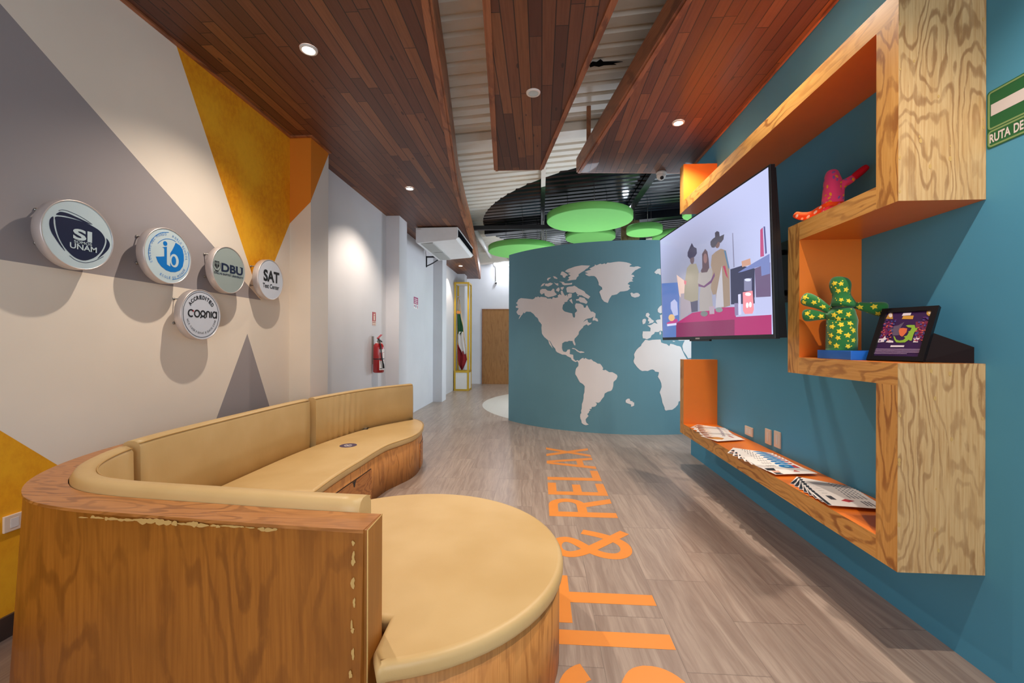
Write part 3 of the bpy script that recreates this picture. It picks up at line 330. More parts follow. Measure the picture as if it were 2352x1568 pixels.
# ------------------------------------------------------------------ mesh helpers
class MB:
    def __init__(s): s.v = []; s.f = []; s.mi = []; s.sm = []
    def add(s, vs, fs, mi=0, smooth=False):
        o = len(s.v); s.v += [Vector(p) for p in vs]
        for f in fs: s.f.append([o+i for i in f]); s.mi.append(mi); s.sm.append(smooth)
        return s
    def box(s, x0, x1, y0, y1, z0, z1, mi=0, m=None):
        vs = [Vector((x, y, z)) for x in (x0, x1) for y in (y0, y1) for z in (z0, z1)]
        if m: vs = [m @ p for p in vs]
        mis = mi if isinstance(mi, (list, tuple)) else [mi]*6   # -x +x -y +y -z +z
        for f, k in zip([(0, 1, 3, 2), (4, 6, 7, 5), (0, 4, 5, 1), (2, 3, 7, 6), (0, 2, 6, 4), (1, 5, 7, 3)], mis):
            s.add(vs, [f], k) if False else None
        o = len(s.v); s.v += vs
        for f, k in zip([(0, 1, 3, 2), (4, 6, 7, 5), (0, 4, 5, 1), (2, 3, 7, 6), (0, 2, 6, 4), (1, 5, 7, 3)], mis):
            s.f.append([o+i for i in f]); s.mi.append(k); s.sm.append(False)
        return s
    def tube(s, pts, r, n=8, mi=0, cap=True):
        pts = [Vector(p) for p in pts]; rs = r if isinstance(r, (list, tuple)) else [r]*len(pts); o = len(s.v)
        up = None
        for i, p in enumerate(pts):
            t = (pts[min(i+1, len(pts)-1)]-pts[max(i-1, 0)]).normalized()
            if up is None:
                up = t.orthogonal().normalized()
            a = (up-t*up.dot(t)).normalized(); up = a; b = t.cross(a)
            for k in range(n):
                an = 2*PI*k/n; s.v.append(p+(a*math.cos(an)+b*math.sin(an))*rs[i])
        for i in range(len(pts)-1):
            for k in range(n):
                q = o+i*n; s.f.append([q+k, q+(k+1) % n, q+n+(k+1) % n, q+n+k]); s.mi.append(mi); s.sm.append(True)
        if cap:
            s.f.append([o+k for k in range(n)][::-1]); s.mi.append(mi); s.sm.append(False)
            q = o+(len(pts)-1)*n; s.f.append([q+k for k in range(n)]); s.mi.append(mi); s.sm.append(False)
        return s
    def lathe(s, prof, c, axis=(0, 0, 1), n=32, mi=0, smooth=True, caps=True):
        """prof = [(radius, distance along axis)]"""
        c = Vector(c); ax = Vector(axis).normalized(); a = ax.orthogonal().normalized(); b = ax.cross(a); o = len(s.v)
        for (r, h) in prof:
            for k in range(n):
                an = 2*PI*k/n; s.v.append(c+ax*h+(a*math.cos(an)+b*math.sin(an))*r)
        for i in range(len(prof)-1):
            for k in range(n):
                q = o+i*n; s.f.append([q+k, q+(k+1) % n, q+n+(k+1) % n, q+n+k]); s.mi.append(mi); s.sm.append(smooth)
        if not caps: return s
        if prof[0][0] > 1e-6: s.f.append([o+k for k in range(n)][::-1]); s.mi.append(mi); s.sm.append(False)
        if prof[-1][0] > 1e-6:
            q = o+(len(prof)-1)*n; s.f.append([q+k for k in range(n)]); s.mi.append(mi); s.sm.append(False)
        return s
    def poly(s, pts, fr, z0=0.0, z1=0.0, mi=0):
        """flat outline pts in the plane fr=(origin,u,v,n); a slab when z1 != z0"""
        O, u, v, nn = [Vector(q) for q in fr]
        if z1 != z0: s.k = getattr(s, 'k', 0)+1; z1 = z1+0.000005*(s.k % 97)      # laps never share a plane
        P = [Vector((p[0], p[1], 0)) for p in pts]
        tris = tessellate_polygon([P])
        o = len(s.v); s.v += [O+u*p[0]+v*p[1]+nn*z1 for p in pts]
        for t in tris: s.f.append([o+i for i in t]); s.mi.append(mi); s.sm.append(False)
        if z0 != z1:
            k = len(pts); s.v += [O+u*p[0]+v*p[1]+nn*z0 for p in pts]
            for t in tris: s.f.append([o+k+i for i in t][::-1]); s.mi.append(mi); s.sm.append(False)
            for i in range(k): s.f.append([o+i, o+(i+1) % k, o+k+(i+1) % k, o+k+i]); s.mi.append(mi); s.sm.append(False)
        return s
    def build(s, name, mats, parent=None, recalc=True, bevel=0.0):
        me = bpy.data.meshes.new(name); off = Vector((0, 0, 0)); q = parent
        while q is not None: off += q.location; q = q.parent
        me.from_pydata([p-off for p in s.v], [], s.f)
        for m in (mats if isinstance(mats, list) else [mats]): me.materials.append(m)
        for p, mi, sm in zip(me.polygons, s.mi, s.sm): p.material_index = mi; p.use_smooth = sm
        if recalc or bevel:
            bm = bmesh.new(); bm.from_mesh(me)
            if recalc: bmesh.ops.recalc_face_normals(bm, faces=bm.faces)
            if bevel:
                ed = [e for e in bm.edges if len(e.link_faces) == 2 and e.calc_face_angle(0) > 0.6]
                bmesh.ops.bevel(bm, geom=ed, offset=bevel, segments=2, affect='EDGES', profile=0.6, clamp_overlap=True)
            bm.to_mesh(me); bm.free()
        o = bpy.data.objects.new(name, me); COL.objects.link(o); o.parent = parent
        return o
def thing(name, label, cat, loc, group=None):
    o = bpy.data.objects.new(name, None); o.location = loc; o.empty_display_size = 0.05; COL.objects.link(o)
    o['label'] = label; o['category'] = cat
    if group: o['group'] = group
    return o
def tag(o, label, cat, group=None):
    o['label'] = label; o['category'] = cat
    if group: o['group'] = group
    return o
def struct(o): o['kind'] = 'structure'; return o
def dup(root, delta, rot=0.0, label=None):
    """a copy of a thing and of each of its parts, moved by delta and turned by rot about its base"""
    r = root.copy(); COL.objects.link(r); r.location = root.location+Vector(delta); r.rotation_euler = (0, 0, root.rotation_euler[2]+rot)
    if label: r['label'] = label
    for ch in list(root.children):
        c = ch.copy(); COL.objects.link(c); c.parent = r
        for g in list(ch.children):
            d = g.copy(); COL.objects.link(d); d.parent = c
    return r
def stroke(pts, w, closed=False):
    """outline of a broad pen line through 2D pts (mitred)"""
    P = [Vector((p[0], p[1])) for p in pts]; L = []; R = []; n = len(P)
    for i, p in enumerate(P):
        a = P[i-1] if (i > 0 or closed) else None; b = P[(i+1) % n] if (i < n-1 or closed) else None
        d1 = (p-a).normalized() if a is not None else None; d2 = (b-p).normalized() if b is not None else None
        d1 = d1 or d2; d2 = d2 or d1
        n1 = Vector((-d1[1], d1[0])); n2 = Vector((-d2[1], d2[0])); m = (n1+n2).normalized(); k = 1/max(0.4, m.dot(n1))
        L.append(p+m*w/2*k); R.append(p-m*w/2*k)
    return L, R
def pen(mb, pts, w, fr, z0=0, z1=0.001, mi=0, closed=False):
    L, R = stroke(pts, w, closed); n = len(pts)
    for i in range(n if closed else n-1):
        j = (i+1) % n; mb.poly([L[i], L[j], R[j], R[i]], fr, z0, z1, mi)
    return mb
def arc(cx, cy, rx, ry, a0, a1, n=16):
    return [(cx+rx*math.cos(math.radians(a0+(a1-a0)*i/n)), cy+ry*math.sin(math.radians(a0+(a1-a0)*i/n))) for i in range(n+1)]
def circ(cx, cy, rx, ry=None, n=40): return arc(cx, cy, rx, ry or rx, 0, 360-360/n, n-1)
def rrect(x0, x1, y0, y1, r, n=6):
    return arc(x1-r, y1-r, r, r, 0, 90, n)+arc(x0+r, y1-r, r, r, 90, 180, n)+arc(x0+r, y0+r, r, r, 180, 270, n)+arc(x1-r, y0+r, r, r, 270, 360, n)
def text(mb, s, fr, cx, cy, w, h, z=0.001, mi=0, bold=0.0, thick=0.0006):
    """lettering fitted to width w and cap height h, centred at cx, cy"""
    cu = bpy.data.curves.new('t', 'FONT'); cu.body = s; cu.offset = bold; cu.resolution_u = 4
    ob = bpy.data.objects.new('t', cu); COL.objects.link(ob)
    bpy.context.view_layer.update()
    me = bpy.data.meshes.new_from_object(ob.evaluated_get(bpy.context.evaluated_depsgraph_get()))
    xs = [v.co.x for v in me.vertices]; ys = [v.co.y for v in me.vertices]
    x0, x1, y0, y1 = min(xs), max(xs), min(ys), max(ys)
    O, u, v, nn = [Vector(q) for q in fr]; o = len(mb.v)
    for p in me.vertices:
        a = cx+((p.co.x-x0)/(x1-x0)-0.5)*w; b = cy+((p.co.y-y0)/(y1-y0)-0.5)*h
        mb.v.append(O+u*a+v*b+nn*(z+thick))
    for f in me.polygons: mb.f.append([o+i for i in f.vertices]); mb.mi.append(mi); mb.sm.append(False)
    bpy.data.objects.remove(ob); bpy.data.curves.remove(cu); bpy.data.meshes.remove(me)
    return mb
def ring_text(mb, s, fr, r, mid, span, h, z=0.001, mi=0, bold=0.0, inward=False, wf=0.62):
    """letters set round a circle; mid/span in degrees; inward = heads point to the centre"""
    O, u, v, nn = [Vector(q) for q in fr]; n = len(s)
    wt = [0.5 if c in 'I|' else 0.6 if c == ' ' else 1.25 if c in 'MWO' else 1.0 for c in s]; tot = sum(wt)
    for i, ch in enumerate(s):
        if ch == ' ': continue
        t = (sum(wt[:i])+wt[i]/2)/tot-0.5
        a = math.radians(mid-span*t) if not inward else math.radians(mid+span*t)
        rad = Vector((math.cos(a), math.sin(a)))
        up = rad if not inward else -rad
        rt = Vector((up[1], -up[0])); w3 = O+u*rad[0]*r+v*rad[1]*r
        f2 = (w3, u*rt[0]+v*rt[1], u*up[0]+v*up[1], nn)
        cw = h*wf*(0.35 if ch in 'I|' else (1.25 if ch in 'MWO' else 1.0))
        text(mb, ch, f2, 0, 0, cw, h, z, mi, bold)
    return mb
def offset_path(P, d):
    L, R = stroke(P, 2*abs(d)); return L if d > 0 else R
def smooth_path(P, k=3, closed=False):
    out = []
    n = len(P)
    rng = range(n if closed else n-1)
    for i in rng:
        p0 = P[(i-1) % n] if (closed or i > 0) else P[i]; p1 = P[i]; p2 = P[(i+1) % n]; p3 = P[(i+2) % n] if (closed or i < n-2) else P[(i+1) % n]
        for j in range(k):
            t = j/k
            out.append(tuple(0.5*((2*p1[c])+(-p0[c]+p2[c])*t+(2*p0[c]-5*p1[c]+4*p2[c]-p3[c])*t*t+(-p0[c]+3*p1[c]-3*p2[c]+p3[c])*t**3) for c in (0, 1)))
    if not closed: out.append(tuple(P[-1][:2]))
    return out
def sweep(mb, path, prof, mi=0, smooth=True, cap=True):
    """profile (normal offset, z) carried along a level path"""
    offs = {}
    cols = []
    for (d, z) in prof:
        key = round(d, 5)
        if key not in offs: offs[key] = [Vector(p) for p in path] if abs(d) < 1e-6 else [Vector(p) for p in offset_path(path, d)]
        cols.append([(p[0], p[1], z) for p in offs[key]])
    n = len(path); k = len(prof); o = len(mb.v)
    for i in range(n):
        for j in range(k): mb.v.append(Vector(cols[j][i]))
    for i in range(n-1):
        for j in range(k):
            a = o+i*k+j; b = o+i*k+(j+1) % k
            mb.f.append([a, b, b+k, a+k]); mb.mi.append(mi if not isinstance(mi, list) else mi[j]); mb.sm.append(smooth)
    if cap:
        c0 = mi if not isinstance(mi, list) else mi[0]
        mb.f.append([o+j for j in range(k)][::-1]); mb.mi.append(c0); mb.sm.append(False)
        mb.f.append([o+(n-1)*k+j for j in range(k)]); mb.mi.append(c0); mb.sm.append(False)
    return mb
def inset(poly, d):
    L, R = stroke(poly, 2*abs(d), closed=True)
    ar = sum(poly[i][0]*poly[(i+1) % len(poly)][1]-poly[(i+1) % len(poly)][0]*poly[i][1] for i in range(len(poly)))
    return [tuple(p) for p in (L if (ar > 0) == (d > 0) else R)]
def pad(mb, poly, z0, z1, r=0.022, mi=0, crown=0.0, prof=None):
    """cushion or slab on an outline, with rolled edges"""
    prof = prof or [(r, z0)]+[(r-r*math.sin(a), z0+r-r*math.cos(a)) for a in (0.5, 1.1)]+[(0, z0+r), (0, z1-r)]+[(r-r*math.cos(a), z1-r+r*math.sin(a)) for a in (0.4, 0.8, 1.2, PI/2)]
    k = len(poly); o = len(mb.v)
    for d, z in prof:
        Pn = inset(poly, d) if d > 1e-6 else poly
        mb.v += [Vector((p[0], p[1], z)) for p in Pn]
    for i in range(len(prof)-1):
        for j in range(k):
            a = o+i*k+j; b = o+i*k+(j+1) % k; mb.f.append([a, b, b+k, a+k]); mb.mi.append(mi); mb.sm.append(True)
    for li, z in ((0, None), (len(prof)-1, None)):
        P = [mb.v[o+li*k+j] for j in range(k)]
        for t in tessellate_polygon([P]): mb.f.append([o+li*k+q for q in t]); mb.mi.append(mi); mb.sm.append(False)
    return mb
# ------------------------------------------------------------------ the room
X1, X2, XR, YB = -2.42, -2.21, 1.815, 13.72
def roof_z(x): return 3.93+0.08*(x+1.2)
b = MB().box(-2.6, 6.6, -3.2, 14.0, -0.08, 0.0); struct(b.build('floor', M['floor']))
# left wall with its four engaged columns
b = MB(); ys = -3.2
b.box(X1-0.15, X1, ys, 4.1, 0, 3.86, 0); b.box(X1-0.15, X1, 4.1, YB, 0, 3.86, 1)
b.box(X1-0.01, X2, 3.98, 4.32, 0, 3.86, [2, 2, 3, 2, 2, 2])
for (a, c) in ((6.56, 6.94), (9.50, 9.90), (12.30, 12.68)): b.box(X1-0.01, X2, a, c, 0, 3.86, 1)
wl = struct(b.build('wall_left', [M['wall_left'], M['wall_far'], M['column_side'], M['column_front']], recalc=False))
b = MB().box(XR, XR+0.16, -3.2, 5.32, 0, 4.2); wr = struct(b.build('wall_right', M['teal']))
b = MB().box(-2.6, 6.6, YB, YB+0.15, 0, 4.6); struct(b.build('wall_back', M['wall_far']))
b = MB().box(6.45, 6.6, 4.0, YB, 0, 4.6).box(XR+0.16, 6.6, 3.9, 4.0, 0, 4.6); struct(b.build('wall_side', M['wall_far']))
b = MB().box(X1, X1+0.012, -3.2, 3.98, 0, 0.10); struct(b.build('baseboard_left', M['skirting']))
# the curved mural wall
MC, MR, MH = (1.4, 8.79), 2.405, 2.85
b = MB(); n = 60; A0, A1 = 215.7, 330.0; vs = []
for i in range(n+1):
    a = math.radians(A0+(A1-A0)*i/n)
    for r, z in ((MR, 0), (MR, MH), (MR-0.12, MH), (MR-0.12, 0)): vs.append((MC[0]+r*math.cos(a), MC[1]+r*math.sin(a), z))
fs = []
for i in range(n):
    for j in range(4): q = i*4; fs.append([q+j, q+(j+1) % 4, q+4+(j+1) % 4, q+4+j])
fs += [[0, 1, 2, 3], [n*4+3, n*4+2, n*4+1, n*4]]
b.add(vs, fs); wc = struct(b.build('wall_center', M['teal_map']))
bm = bmesh.new()
for pl in MAP:
    v3 = [bm.verts.new((p[0], p[1], 0)) for p in pl]
    for t in tessellate_polygon([[Vector((p[0], p[1]*40, 0)) for p in pl]]):
        try: bm.faces.new([v3[i] for i in t])
        except ValueError: pass
for k in range(0, 60):
    a = 214+k*2.0
    bmesh.ops.bisect_plane(bm, geom=bm.verts[:]+bm.edges[:]+bm.faces[:], plane_co=(a, 0, 0), plane_no=(1, 0, 0))
for v in bm.verts:
    a = math.radians(v.co.x); v.co = Vector((MC[0]+(MR+0.003)*math.cos(a), MC[1]+(MR+0.003)*math.sin(a), v.co.y))
me = bpy.data.meshes.new('painted_continents'); bm.to_mesh(me); bm.free(); me.materials.append(M['map'])
o = bpy.data.objects.new('painted_continents', me); COL.objects.link(o); o.parent = wc; o['label'] = 'white painted map of the continents'
# corrugated roof
b = MB(); per = 0.19; y = -3.2; P = []
while y < 14.0:
    P += [(y, 0.0), (y+0.115, 0.0), (y+0.135, 0.032), (y+0.17, 0.032)]; y += per
xa, xb = -2.6, 6.6; vs = []
for (yy, h) in P:
    vs += [(xa, yy, roof_z(xa)+h), (xb, yy, roof_z(xb)+h)]
b.add(vs, [[2*i, 2*i+1, 2*i+3, 2*i+2] for i in range(len(P)-1)]); rf = struct(b.build('ceiling', M['roof'], recalc=False))
b = MB(); b.poly([(0.57+(x_-0.57)*0.8, 4.2+(y_-4.2)*0.7) for x_, y_ in [(0.43, 4.22), (0.47, 4.17), (0.52, 4.19), (0.56, 4.14), (0.60, 4.20), (0.70, 4.22), (0.84, 4.25), (0.72, 4.26), (0.77, 4.30), (0.62, 4.28), (0.56, 4.30), (0.50, 4.27), (0.45, 4.29)]], ((0, 0, roof_z(0)-0.004), (1, 0, 0.08), (0, 1, 0), (0, 0, -1)), 0, 0.004)
b.build('rust_hole', M['matte_black'], rf)
# roof steelwork
k = 1
def beam(x0, x1, y0, y1, drop, cuts=24):
    """a joist following the roof slope"""
    global k
    b = MB(); vs = []; fs = []
    for i in range(cuts+1):
        x = x0+(x1-x0)*i/cuts; zt = roof_z(x)
        vs += [(x, y0, zt-drop), (x, y1, zt-drop), (x, y1, zt), (x, y0, zt)]
    for i in range(cuts):
        for j in range(4): q = i*4; fs.append([q+j, q+(j+1) % 4, q+4+(j+1) % 4, q+4+j])
    fs += [[0, 1, 2, 3], [cuts*4+3, cuts*4+2, cuts*4+1, cuts*4]]
    b.add(vs, fs); struct(b.build('trim_%d' % k, M['roof'])); k += 1
beam(-2.42, 6.4, 5.32, 5.52, 0.10); beam(-2.42, 6.4, 9.55, 9.78, 0.16); beam(-2.42, 6.4, 12.3, 12.45, 0.26); beam(-2.42, 6.4, 13.5, 13.7, 0.05)
b = MB()
for (x, y0, y1, w) in ((0.03, 5.0, 12.3, 0.07), (1.8, 6.9, 12.3, 0.12), (4.0, 6.9, 12.3, 0.12)):
    b.box(x-w/2, x+w/2, y0, y1, roof_z(x)-0.14, roof_z(x)-0.02)
struct(b.build('trim_5', M['roof']))
b = MB().tube([(-1.42, 8.9, 3.74), (-1.42, 11.95, 3.74)], 0.055, 12).tube([(-1.46, 12.6, 3.78), (-1.46, 13.5, 3.78)], 0.055, 12); struct(b.build('trim_6', M['white']))
b = MB().box(-1.55, 0.6, 8.75, 8.83, 3.66, 3.74); struct(b.build('trim_7', M['black']))
for (x, y, z0) in ((-0.28, 12.9, 2.9), (-0.45, 12.9, 2.9)): pass
b = MB().tube([(-0.35, 12.2, 2.6), (-0.42, 12.2, 3.95)], 0.05, 8).tube([(-0.42, 12.2, 3.2), (-1.0, 12.25, 3.8)], 0.025, 8); struct(b.build('trim_8', M['white']))
# door
b = MB().box(-1.87, -0.85, YB-0.045, YB-0.004, 0.0, 2.39); d1 = struct(b.build('door_1', M['door_wood'], bevel=0.004))
b = MB().box(-1.885, -1.87, YB-0.06, YB-0.001, 0, 2.405).box(-0.85, -0.835, YB-0.06, YB-0.001, 0, 2.405).box(-1.885, -0.835, YB-0.06, YB-0.001, 2.39, 2.405); b.build('door_frame', M['fascia'], d1)

# ------------------------------------------------------------------ wooden ceiling panels
def panel(label, left, right, z, hgt, lip=0.035, thick=0.018, cut=None):
    """left/right = matching edge polylines from near to far"""
    t = thing('ceiling_panel', label, 'ceiling panel', (0, (left[0][1]+left[-1][1])/2, z))
    pts = right+left[::-1]
    b = MB().poly(pts, ((0, 0, z), (1, 0, 0), (0, 1, 0), (0, 0, 1)), 0.0, thick); b.build('plank_soffit', M['planks'], t)
    return t
def board(t, path, z, h, side, name='fascia_board'):
    b = MB(); sweep(b, path, [(0, z), (0, z+h), (side*0.018, z+h), (side*0.018, z)], smooth=False); b.build(name, M['fascia'], t)
def lipb(t, path, z, w, side):
    b = MB(); sweep(b, path, [(0, z-0.012), (0, z+0.001), (side*w, z+0.001), (side*w, z-0.012)], smooth=False); b.build('edge_strip', M['fascia'], t)
LR = [(-0.17, -1.0), (-0.48, 1.2), (-0.65, 2.43), (-0.706, 2.80), (-0.79, 3.44), (-0.92, 4.35), (-1.07, 5.39), (-1.18, 6.5), (-1.30, 7.83), (-1.47, 9.6), (-1.89, 13.25)]
LL = [(X1+.002, -1.0), (X1+.002, 3.975), (X2+.002, 3.975), (X2+.002, 4.325), (X1+.002, 4.325), (X1+.002, 6.555), (X2+.002, 6.555), (X2+.002, 6.945), (X1+.002, 6.945), (X1+.002, 9.495), (X2+.002, 9.495), (X2+.002, 9.905), (X1+.002, 9.905), (X1+.002, 12.295), (X2+.002, 12.295), (X2+.002, 12.685), (X1+.002, 12.685), (X1+.002, 13.25)]
t = panel('long brown plank ceiling panel running down the left wall, carrying three lit spotlights', LL, LR, ZL, 0.3)
board(t, LR, ZL, 0.30, -1); lipb(t, LR, ZL, 0.045, 1); board(t, [(-1.89, 13.25), (X1+.002, 13.25)], ZL, 0.3, 1, 'end_board')
lipb(t, [(X1+.002, -1.0), (X1+.002, 3.972), (X2+.002, 3.972), (X2+.002, 4.325)], ZL, 0.028, -1)
ML, MRr = [(-0.045, -1.0), (-0.33, 2.48), (-0.532, 4.95)], [(1.03, -1.0), (0.43, 2.50), (0.006, 4.95)]
t = panel('narrow tapering brown plank ceiling panel in the middle, with an unlit spotlight', ML, MRr, ZM, 0.1)
board(t, ML, ZM, 0.12, 1); board(t, MRr, ZM, 0.12, -1); board(t, [ML[-1], MRr[-1]], ZM, 0.12, 1, 'end_board'); lipb(t, ML, ZM, 0.03, -1); lipb(t, MRr, ZM, 0.03, 1)
RL, RR = [(1.50, -1.0), (0.883, 2.705), (0.45, 5.37)], [(1.79, -1.0), (1.79, 2.7), (1.79, 5.47)]
t = panel('reddish brown plank ceiling panel along the teal wall above the zigzag shelf', RL, RR, ZR, 0.17)
board(t, RL, ZR, 0.17, 1); board(t, [RL[-1], RR[-1]], ZR, 0.17, 1, 'end_board'); lipb(t, RL, ZR, 0.035, -1); board(t, RR, ZR-0.02, 0.05, -1, 'edge_strip')
# post from which the right panel hangs
tag(MB().box(0.52, 0.565, 4.98, 5.03, ZR+0.165, roof_z(0.54)+0.01).build('hanger_post', M['fascia']), 'short brown wooden post between the roof and the reddish ceiling panel', 'post')

# ------------------------------------------------------------------ spotlights
def downlight(x, y, z, label, lit=True, lens='lens'):
    t = thing('spotlight', label, 'spotlight', (x, y, z-0.014))
    MB().lathe([(0.040, -0.010), (0.046, -0.013), (0.055, -0.010), (0.057, 0.0)], (x, y, z-0.0005), n=28, caps=False).build('trim_ring', M['white'], t)
    MB().lathe([(0.0, -0.006), (0.030, -0.006), (0.040, -0.008)], (x, y, z-0.001), n=24, caps=False).build('lens', M[lens] if lit else M['face_pale'], t)
    return t
downlight(LEFT_LAMPS[0][0], LEFT_LAMPS[0][1], ZL, 'lit recessed spotlight in the left ceiling panel, nearest and brightest one')
downlight(LEFT_LAMPS[1][0], LEFT_LAMPS[1][1], ZL, 'lit recessed spotlight in the left ceiling panel, before the air conditioner')
downlight(LEFT_LAMPS[2][0], LEFT_LAMPS[2][1], ZL, 'small lit recessed spotlight behind the air conditioner, near the flag cabinet')
downlight(RIGHT_LAMPS[0][0], RIGHT_LAMPS[0][1], ZR, 'lit recessed spotlight in the right ceiling panel above the television')
downlight(RIGHT_LAMPS[1][0], RIGHT_LAMPS[1][1], ZR, 'lit recessed spotlight in the right ceiling panel, cut by the top of the photo')
downlight(-0.067, 3.419, ZM, 'unlit white recessed spotlight in the narrow middle ceiling panel', False)
# cool flood lamp on the end wall
t = thing('flood_lamp', 'bright cold white flood lamp high on the end wall beside the mural', 'lamp', (-1.12, YB-0.12, 3.82))
MB().box(-1.22, -1.02, YB-0.12, YB-0.001, 3.75, 3.88).build('housing', M['white'], t, bevel=0.008)
MB().poly(rrect(-0.085, 0.085, -0.045, 0.045, 0.03), ((-1.12, YB-0.121, 3.815), (1, 0, 0), (0, 0, 1), (0, -1, 0)), 0, 0.004).build('lens', M['lens_cool'], t)
t = thing('flood_lamp', 'bright cold lamp behind the largest green disc', 'lamp', (1.77, 9.0, 3.94))
MB().box(1.70, 1.84, 8.95, 9.02, 3.87, 4.12).build('housing', M['black'], t, bevel=0.006)
MB().poly(rrect(-0.055, 0.055, -0.035, 0.035, 0.02), ((1.77, 8.949, 3.93), (1, 0, 0), (0, 0, 1), (0, -1, 0)), 0, 0.004).build('lens', M['lens_cool'], t)

# ------------------------------------------------------------------ hanging green discs
def disc(cx, cy, r, z, h, label):
    t = thing('ceiling_disc', label, 'acoustic disc', (cx, cy, z), 'green felt discs hanging in the round room')
    pr = [(r-0.012, 0), (r, 0.012), (r, h-0.012), (r-0.012, h)]
    MB().lathe(pr, (cx, cy, z), n=72).build('felt_disc', M['green_disc'], t)
    for a in (0.6, 2.7, 4.8):
        x, y = cx+0.55*r*math.cos(a), cy+0.55*r*math.sin(a); MB().tube([(x, y, z+h-0.005), (x, y, roof_z(x)-0.005)], 0.004, 6).build('suspension_wire', M['steel'], t)
disc(0.885, 8.0, 0.785, 3.58, 0.13, 'largest green felt disc, hanging highest in the middle')
disc(-0.415, 9.2, 0.72, 3.28, 0.12, 'green felt disc above the left edge of the mural, beside the rope')
disc(1.22, 10.8, 0.615, 3.93, 0.13, 'green felt disc directly below and behind the largest one')
disc(2.12, 9.0, 0.36, 3.60, 0.14, 'smallest green felt disc in front of the wooden column')
disc(3.25, 10.6, 0.55, 3.86, 0.13, 'green felt disc half hidden by the top left corner of the television')
disc(2.98, 8.0, 0.40, 3.66, 0.15, 'green felt disc peeping out under the orange end of the shelf')
disc(0.75, 12.9, 0.50, 4.0, 0.09, 'farthest green felt disc just showing over the mural wall')
tag(MB().lathe([(0.20, 0), (0.20, 4.16)], (1.985, 9.75, 0.0), n=40).build('wooden_column', M['pale_wood']), 'pale round wooden column rising behind the mural wall', 'column')
# rope
b = MB(); rp = [(0.045, 9.02, roof_z(0)-0.13)]
for i in range(24):
    f = i/23; rp.append((0.045+0.008*math.sin(i*1.9), 9.02+0.008*math.cos(i*1.7), 3.95-f*0.85))
b.tube(rp, 0.011, 6)
b.tube([(0.055+0.05*math.sin(a)*(1-0.3*math.cos(a)), 9.0, 3.55-0.20*math.cos(a)-0.02) for a in [2*PI*i/18 for i in range(19)]], 0.009, 6)
b.tube([(0.045, 9.0, 3.36), (0.10, 8.98, 3.30), (0.09, 9.0, 3.42), (0.02, 9.0, 3.37), (0.0, 9.01, 3.28), (0.05, 9.0, 3.24), (0.07, 9.0, 3.33)], 0.014, 6)
tag(b.build('rope', M['rope']), 'knotted grey rope hanging from the roof in front of a green disc', 'rope')
# ------------------------------------------------------------------ curved bench
OUT = [(-0.52, 1.235), (-0.85, 1.255), (-1.13, 1.28), (-1.41, 1.305), (-1.57, 1.325), (-1.72, 1.36), (-1.85, 1.42), (-1.98, 1.525), (-2.09, 1.67), (-2.18, 1.87), (-2.235, 2.12), (-2.25, 2.45), (-2.25, 2.9), (-2.245, 3.3), (-2.22, 3.65), (-2.17, 4.0), (-2.08, 4.4), (-1.95, 4.75), (-1.70, 5.16)]
OUTS = smooth_path(OUT, 4)
sofa = thing('curved_bench', 'long curved plywood bench with tan leatherette cushions along the left wall', 'bench', (-1.5, 3.0, 0))
b = MB(); sweep(b, OUTS, [(0.035, 0.0), (0.0, 0.785), (-0.112, 0.785), (-0.112, 0.0)], smooth=False)   # leans out slightly towards the floor
b.build('back_shell', M['sofa_ply'], sofa)
b = MB(); sweep(b, OUTS, [(0.004, 0.785), (0.004, 0.795), (-0.116, 0.795), (-0.116, 0.785)], smooth=False); b.build('top_rail', M['sofa_cap'], sofa)
b = MB().box(-0.52, -0.508, 1.236, 1.353, 0.0, 0.794)
b.build('end_board', M['sofa_ply'], sofa, bevel=0.002)
MB().tube([(-0.5085, 1.2365, 0.02), (-0.5085, 1.2365, 0.4), (-0.509, 1.2365, 0.793)], 0.0022, 6).tube([(-0.5085, 1.237, 0.793), (-0.5085, 1.353, 0.793)], 0.002, 6).build('worn_edge', M['putty'], sofa)
# worn filler along the front edges
b = MB(); random.seed(4)
def blob(w, h, k=12):
    p1, p2 = random.uniform(0, 6), random.uniform(0, 6)
    return [(w*math.cos(a)*(1+.25*math.sin(2*a+p1)+.2*math.sin(5*a+p2)), h*math.sin(a)*(1+.3*math.sin(3*a+p2))) for a in [q*2*PI/k for q in range(k)]]
for z in (0.755, 0.715, 0.70, 0.64, 0.585, 0.52, 0.505, 0.44, 0.38, 0.31, 0.27, 0.20, 0.12, 0.09):
    w = random.uniform(0.003, 0.0075); h = random.uniform(0.006, 0.017)
    yy = 1.2353-0.035*(0.785-z)/0.785-0.0015
    b.poly(blob(w, h), ((-0.547+random.uniform(-.004, .004), yy, z), (1, 0.03, 0), (0, 0.044, 1), (0, -1, 0)), 0, 0.0008)
for i in range(26):
    x = -0.80-i*0.027+random.uniform(-.008, .008)
    yy = 1.2353+(-0.52-x)*0.064-0.0035
    z = 0.781-random.uniform(0, .004)
    b.poly(blob(random.uniform(0.007, 0.022), random.uniform(0.0015, 0.006)*(1.6 if 8 < i < 20 else 1)), ((x, yy, z), (1, -0.064, 0), (0, 0.044, 1), (0, -1, 0)), 0, 0.0008)
b.build('worn_filler', M['putty'], sofa)['kind'] = 'stuff'

def inner(d, i0=0, i1=None): return [tuple(p) for p in offset_path(OUTS, -d)][i0:i1]
